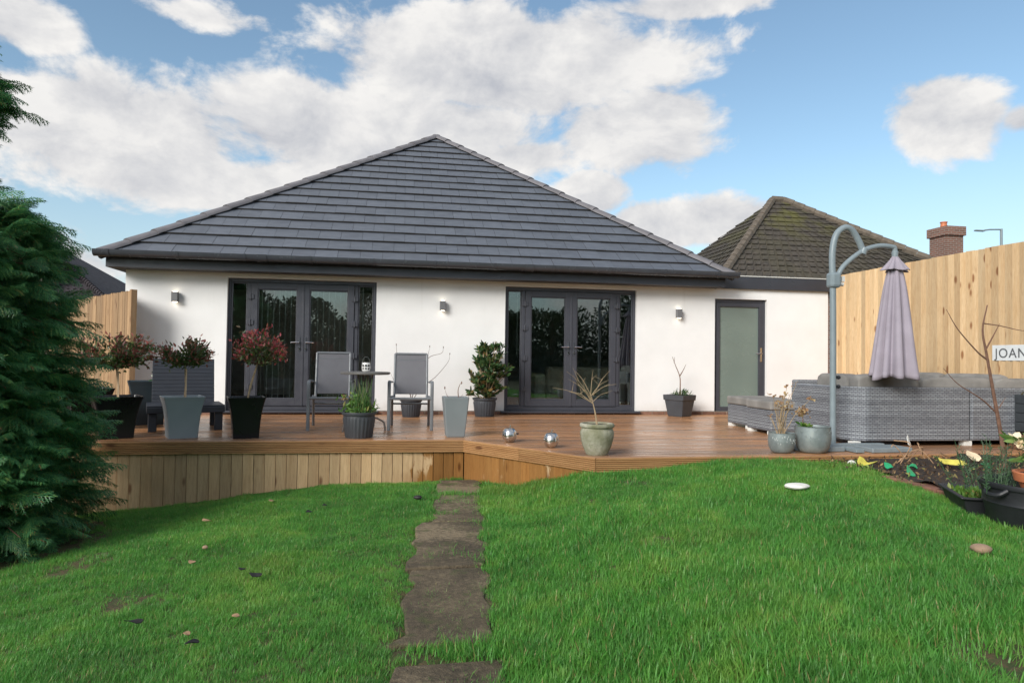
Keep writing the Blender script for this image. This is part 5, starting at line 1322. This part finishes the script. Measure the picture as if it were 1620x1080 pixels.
# small finds in the bed and on the lawn
def scrap(name, label, cat, x_, y_, sx, sy, mat, seed, tilt=(.1, .1), z=None, rz=0., group=None, n=5, th=.004, curl=.3):
    r = random.Random(seed); z0 = (g(x_, y_)+.04 if z is None else z); N = 10
    top = []; 
    for k in range(N):
        a = 2*math.pi*k/N; q = r.uniform(.72, 1.1); top.append(Vector((sx*q*math.cos(a), sy*q*math.sin(a), curl*sx*q*q*math.cos(2*a+seed)*.5)))
    mb = MB(); c0 = Vector((0, 0, -.15*curl*sx)); vs = top+[c0]+[p-Vector((0, 0, th)) for p in top]+[c0-Vector((0, 0, th))]
    fs = [(k, (k+1) % N, N) for k in range(N)]+[(N+1+(k+1) % N, N+1+k, 2*N+1) for k in range(N)]+[((k+1) % N, k, N+1+k, N+1+(k+1) % N) for k in range(N)]
    mb.add(vs, fs); return tag(part(mb, name, mat, None, True, (0,0,0), 0, (x_, y_, z0), (tilt[0], tilt[1], rz)), label, cat, group)
def pebble(name, label, x_, y_, s, mat, seed, sink=.4, cat='stone'):
    r = np.random.default_rng(seed); mb = MB(); K, N = 8, 14; vs = []
    for i in range(K+1):
        ph = -math.pi/2+math.pi*i/K
        for j in range(N):
            th = 2*math.pi*j/N; q = 1+.12*math.sin(3*th+seed)*math.cos(ph)+r.normal()*.02; vs.append((s[0]*q*math.cos(ph)*math.cos(th), s[1]*q*math.cos(ph)*math.sin(th), s[2]*math.sin(ph)))
    fs = [(i*N+j, i*N+(j+1) % N, (i+1)*N+(j+1) % N, (i+1)*N+j) for i in range(K) for j in range(N)]
    return tag(part(mb.add(vs, fs), name, mat, None, True, (0,0,0), 0, (x_, y_, g(x_, y_)+s[2]*(1-sink)+.03)), label, cat)
pebble('flat_stone', 'flat white stone lying in the right lawn', 3.0, 4.78, (.095, .07, .025), M_whitest, 1)
pebble('brown_pebble', 'rounded brown pebble in the right lawn below the trug', 2.98, 3.1, (.05, .045, .025), M_brownst, 2)
pebble('tan_pebble', 'small pale tan pebble in the left lawn', -1.37, 5.32, (.02, .018, .014), M_brownst, 3)
pebble('white_pebble', 'white pebble at the left end of the planting bed', 4.3, 5.95, (.04, .035, .03), M_whitest, 4)
pebble('dark_stone', 'dark stone at the left edge of the path near the deck', 0.2, 6.45, (.04, .03, .02), M_deadd, 5)
for (x_, y_, sx, sy, mt, sd_, lab, rz) in (
    (-1.33, 4.86, .035, .025, M_dead, 1, 'curled tan dead leaf in the middle of the left lawn', .4), (-1.6, 6.25, .05, .022, M_dead, 2, 'long tan dead leaf on the left lawn below the skirt', .2),
    (-1.16, 6.78, .045, .03, M_dead, 3, 'brown dead leaf on the left lawn close to the skirt boards', .9), (-.92, 3.4, .06, .022, M_deadd, 4, 'largest black dead leaf near the bottom of the left lawn', .9),
    (-1.3, 3.76, .055, .016, M_deadd, 5, 'narrow black dead leaf left of the largest one on the lawn', .4), (-.85, 4.45, .05, .03, M_deadd, 6, 'dark brown dead leaf on the left lawn beside the path', .1),
    (-.96, 4.6, .035, .018, M_deadd, 7, 'small black dead leaf above the dark brown one', .5), (-.74, 6.15, .04, .025, M_deadd, 8, 'black dead leaf nearest the skirt on the left lawn', .2), (-.63, 6.35, .03, .02, M_deadd, 9, 'small black dead leaf close to the path and deck', .3),
    (-.8, 3.72, .025, .02, M_dead, 10, 'small rust dead leaf low on the left lawn', .3), (-.98, 3.52, .022, .018, M_dead, 11, 'tiny tan dead leaf beside the largest black one', .3)):
    scrap('fallen_leaf', lab, 'leaf', x_, y_, sx*.8, sy*.8, mt, sd_, (.25, .2), g(x_, y_)+.06, rz, 'dead leaves on the lawn')
for (x_, y_, sx, sy, mt, sd_, lab, tl) in (
    (4.25, 5.12, .055, .075, M_greenpl, 21, 'green plastic scrap nearest the lawn in the planting bed', (.9, .2)), (4.3, 5.45, .06, .045, M_greenpl, 22, 'green plastic scrap at the left of the planting bed', (.7, -.3)),
    (4.5, 5.4, .09, .035, M_greenpl, 23, 'flat green plastic strip in the middle of the planting bed', (.3, .1)), (5.25, 5.4, .07, .05, M_greenpl, 24, 'green plastic scrap under the yellow leaf', (.6, .2))):
    scrap('plastic_scrap', lab, 'plastic scrap', x_, y_, sx*.8, sy*.8, mt, sd_, tl, g(x_, y_)+.10, .3, 'green plastic scraps in the bed', curl=.5)
scrap('yellow_leaf', 'long yellow hosta leaf lying across the planting bed', 'leaf', 5.0, 5.55, .2, .05, M_yellow, 31, (.5, .15), g(5, 5.5)+.13, -.15)
scrap('pale_leaf', 'cream dead leaf standing up in the planting bed', 'leaf', 5.35, 5.65, .085, .06, M_cream, 32, (.8, .1), g(5.3, 5.6)+.15, 0)
scrap('yellow_petals', 'pale yellow petals at the left end of the planting bed', 'petals', 4.32, 5.75, .1, .05, M_yellow, 33, (.4, .1), g(4.3, 5.7)+.09, 0, curl=.8)
scrap('paper_scrap', 'white paper scrap caught on the dried stalks', 'paper scrap', 4.98, 6.02, .035, .06, M_whitesc, 34, (1.2, .3), g(5, 6)+.24, .5)
o = plant_thing('dead_stalks', 'tangle of dried buff stalks against the deck edge in the bed', 'plant', (4.95, 6.0, g(4.95, 6.0))); mb = MB(); rd_ = random.Random(6)
for k in range(11):
    p0 = Vector((rd_.uniform(-.25, .5), rd_.uniform(-.3, .1), .02)); p1 = p0+Vector((rd_.uniform(-.25, .2), rd_.uniform(-.15, .1), rd_.uniform(.05, .22))); p2 = p1+Vector((rd_.uniform(-.2, .2), rd_.uniform(-.1, .1), rd_.uniform(-.15, .05))); mb.tube(cpath([p0, p1, p2], 4), .005, 5)
part(mb, 'stalks', M_dead, o, True)
# leaf litter in the bed
P = np.stack([rng.uniform(3.9, 5.9, 900), rng.uniform(4.6, 6.15, 900)], 1); zz = gz(P[:, 0], P[:, 1])+.07; P3 = np.column_stack([P, zz]); sel = P[:, 0] > 3.95; P3 = P3[sel]
v_, f_ = leaf_quads(P3, np.tile([0, 0, .1], (len(P3), 1)), .036, .4, 99, spread=1.); M_lit = leafmat('leaf_litter', [(0, (.03, .018, .01)), (.6, (.12, .07, .035)), (.9, (.3, .2, .09)), (1, (.2, .3, .06))], .8, .1)
tag(link('leaf_litter', npmesh('leaf_litter', v_, f_, M_lit)), 'brown leaf litter scattered over the planting bed soil', 'leaf litter', kind='stuff')
ed = thing('edging_slab', 'red-brown paving strip between the lawn and the planting bed', 'edging', (4.13, 4.72, g(4.1, 4.72)), R(88))
for k in range(3): part(MB().box((-.45+.31*k, -.12, -.02), (-.45+.31*k+.3, .12, .045)), 'paver', M_edging, ed, bev=.012)
# crate planter, planks and sign at the right
cr = thing('planter_box', 'dark wooden planter box at the right end of the deck', 'planter box', (7.25, 6.95, .15)); 
for k in range(4): part(MB().box((-.25, -.3, .02+.105*k), (.38, -.28, .02+.105*k+.1)), 'board', M_crate, cr, bev=.003); part(MB().box((-.27, -.28, .02+.105*k), (-.25, .3, .02+.105*k+.1)), 'board', M_crate, cr, bev=.003)
part(MB().box((-.25, -.28, .0), (.36, .3, .4)), 'soil', M_soil, cr)
P = np.stack([rng.uniform(-.2, .3, 160), rng.uniform(-.25, .2, 160), np.full(160, .42)], 1); o = plant_thing('ivy', 'low green plant on top of the dark planter box', 'plant', (7.25, 6.95, .15)); leaves('leaves', o, P, np.tile([0, 0, 1.], (160, 1)), .06, .5, M_herb, 73)
pk = thing('plank_stack', 'stained timber planks under the dark planter box', 'planks', (7.05, 6.5, 0))
for k in range(3): part(MB().box((-.35+.03*k, -.1, .002+.048*k), (.5, .1+.02*k, .045+.048*k)), 'plank', M_plank, pk, bev=.003)
sg = thing('name_sign', 'white name sign reading JOAN on the pale fence', 'sign', (7.648, 7.77, .975))
part(MB().box((-.006, -1.0, 0), (0, 0, .2)), 'board', M_sign, sg, bev=.002)
cu = bpy.data.curves.new('lettering', 'FONT'); cu.body = 'JOAN'; cu.size = .17; cu.extrude = .0015; cu.space_character = 1.12; cu.materials.append(M_letter)
tmp = bpy.data.objects.new('lettering', cu); col.objects.link(tmp); bpy.context.view_layer.update()
lme = bpy.data.meshes.new_from_object(tmp.evaluated_get(bpy.context.evaluated_depsgraph_get())); bpy.data.objects.remove(tmp)
lme.name = 'lettering'; link('lettering', lme, sg, (-.0085, -.045, .04), (R(90), 0, R(-90)))
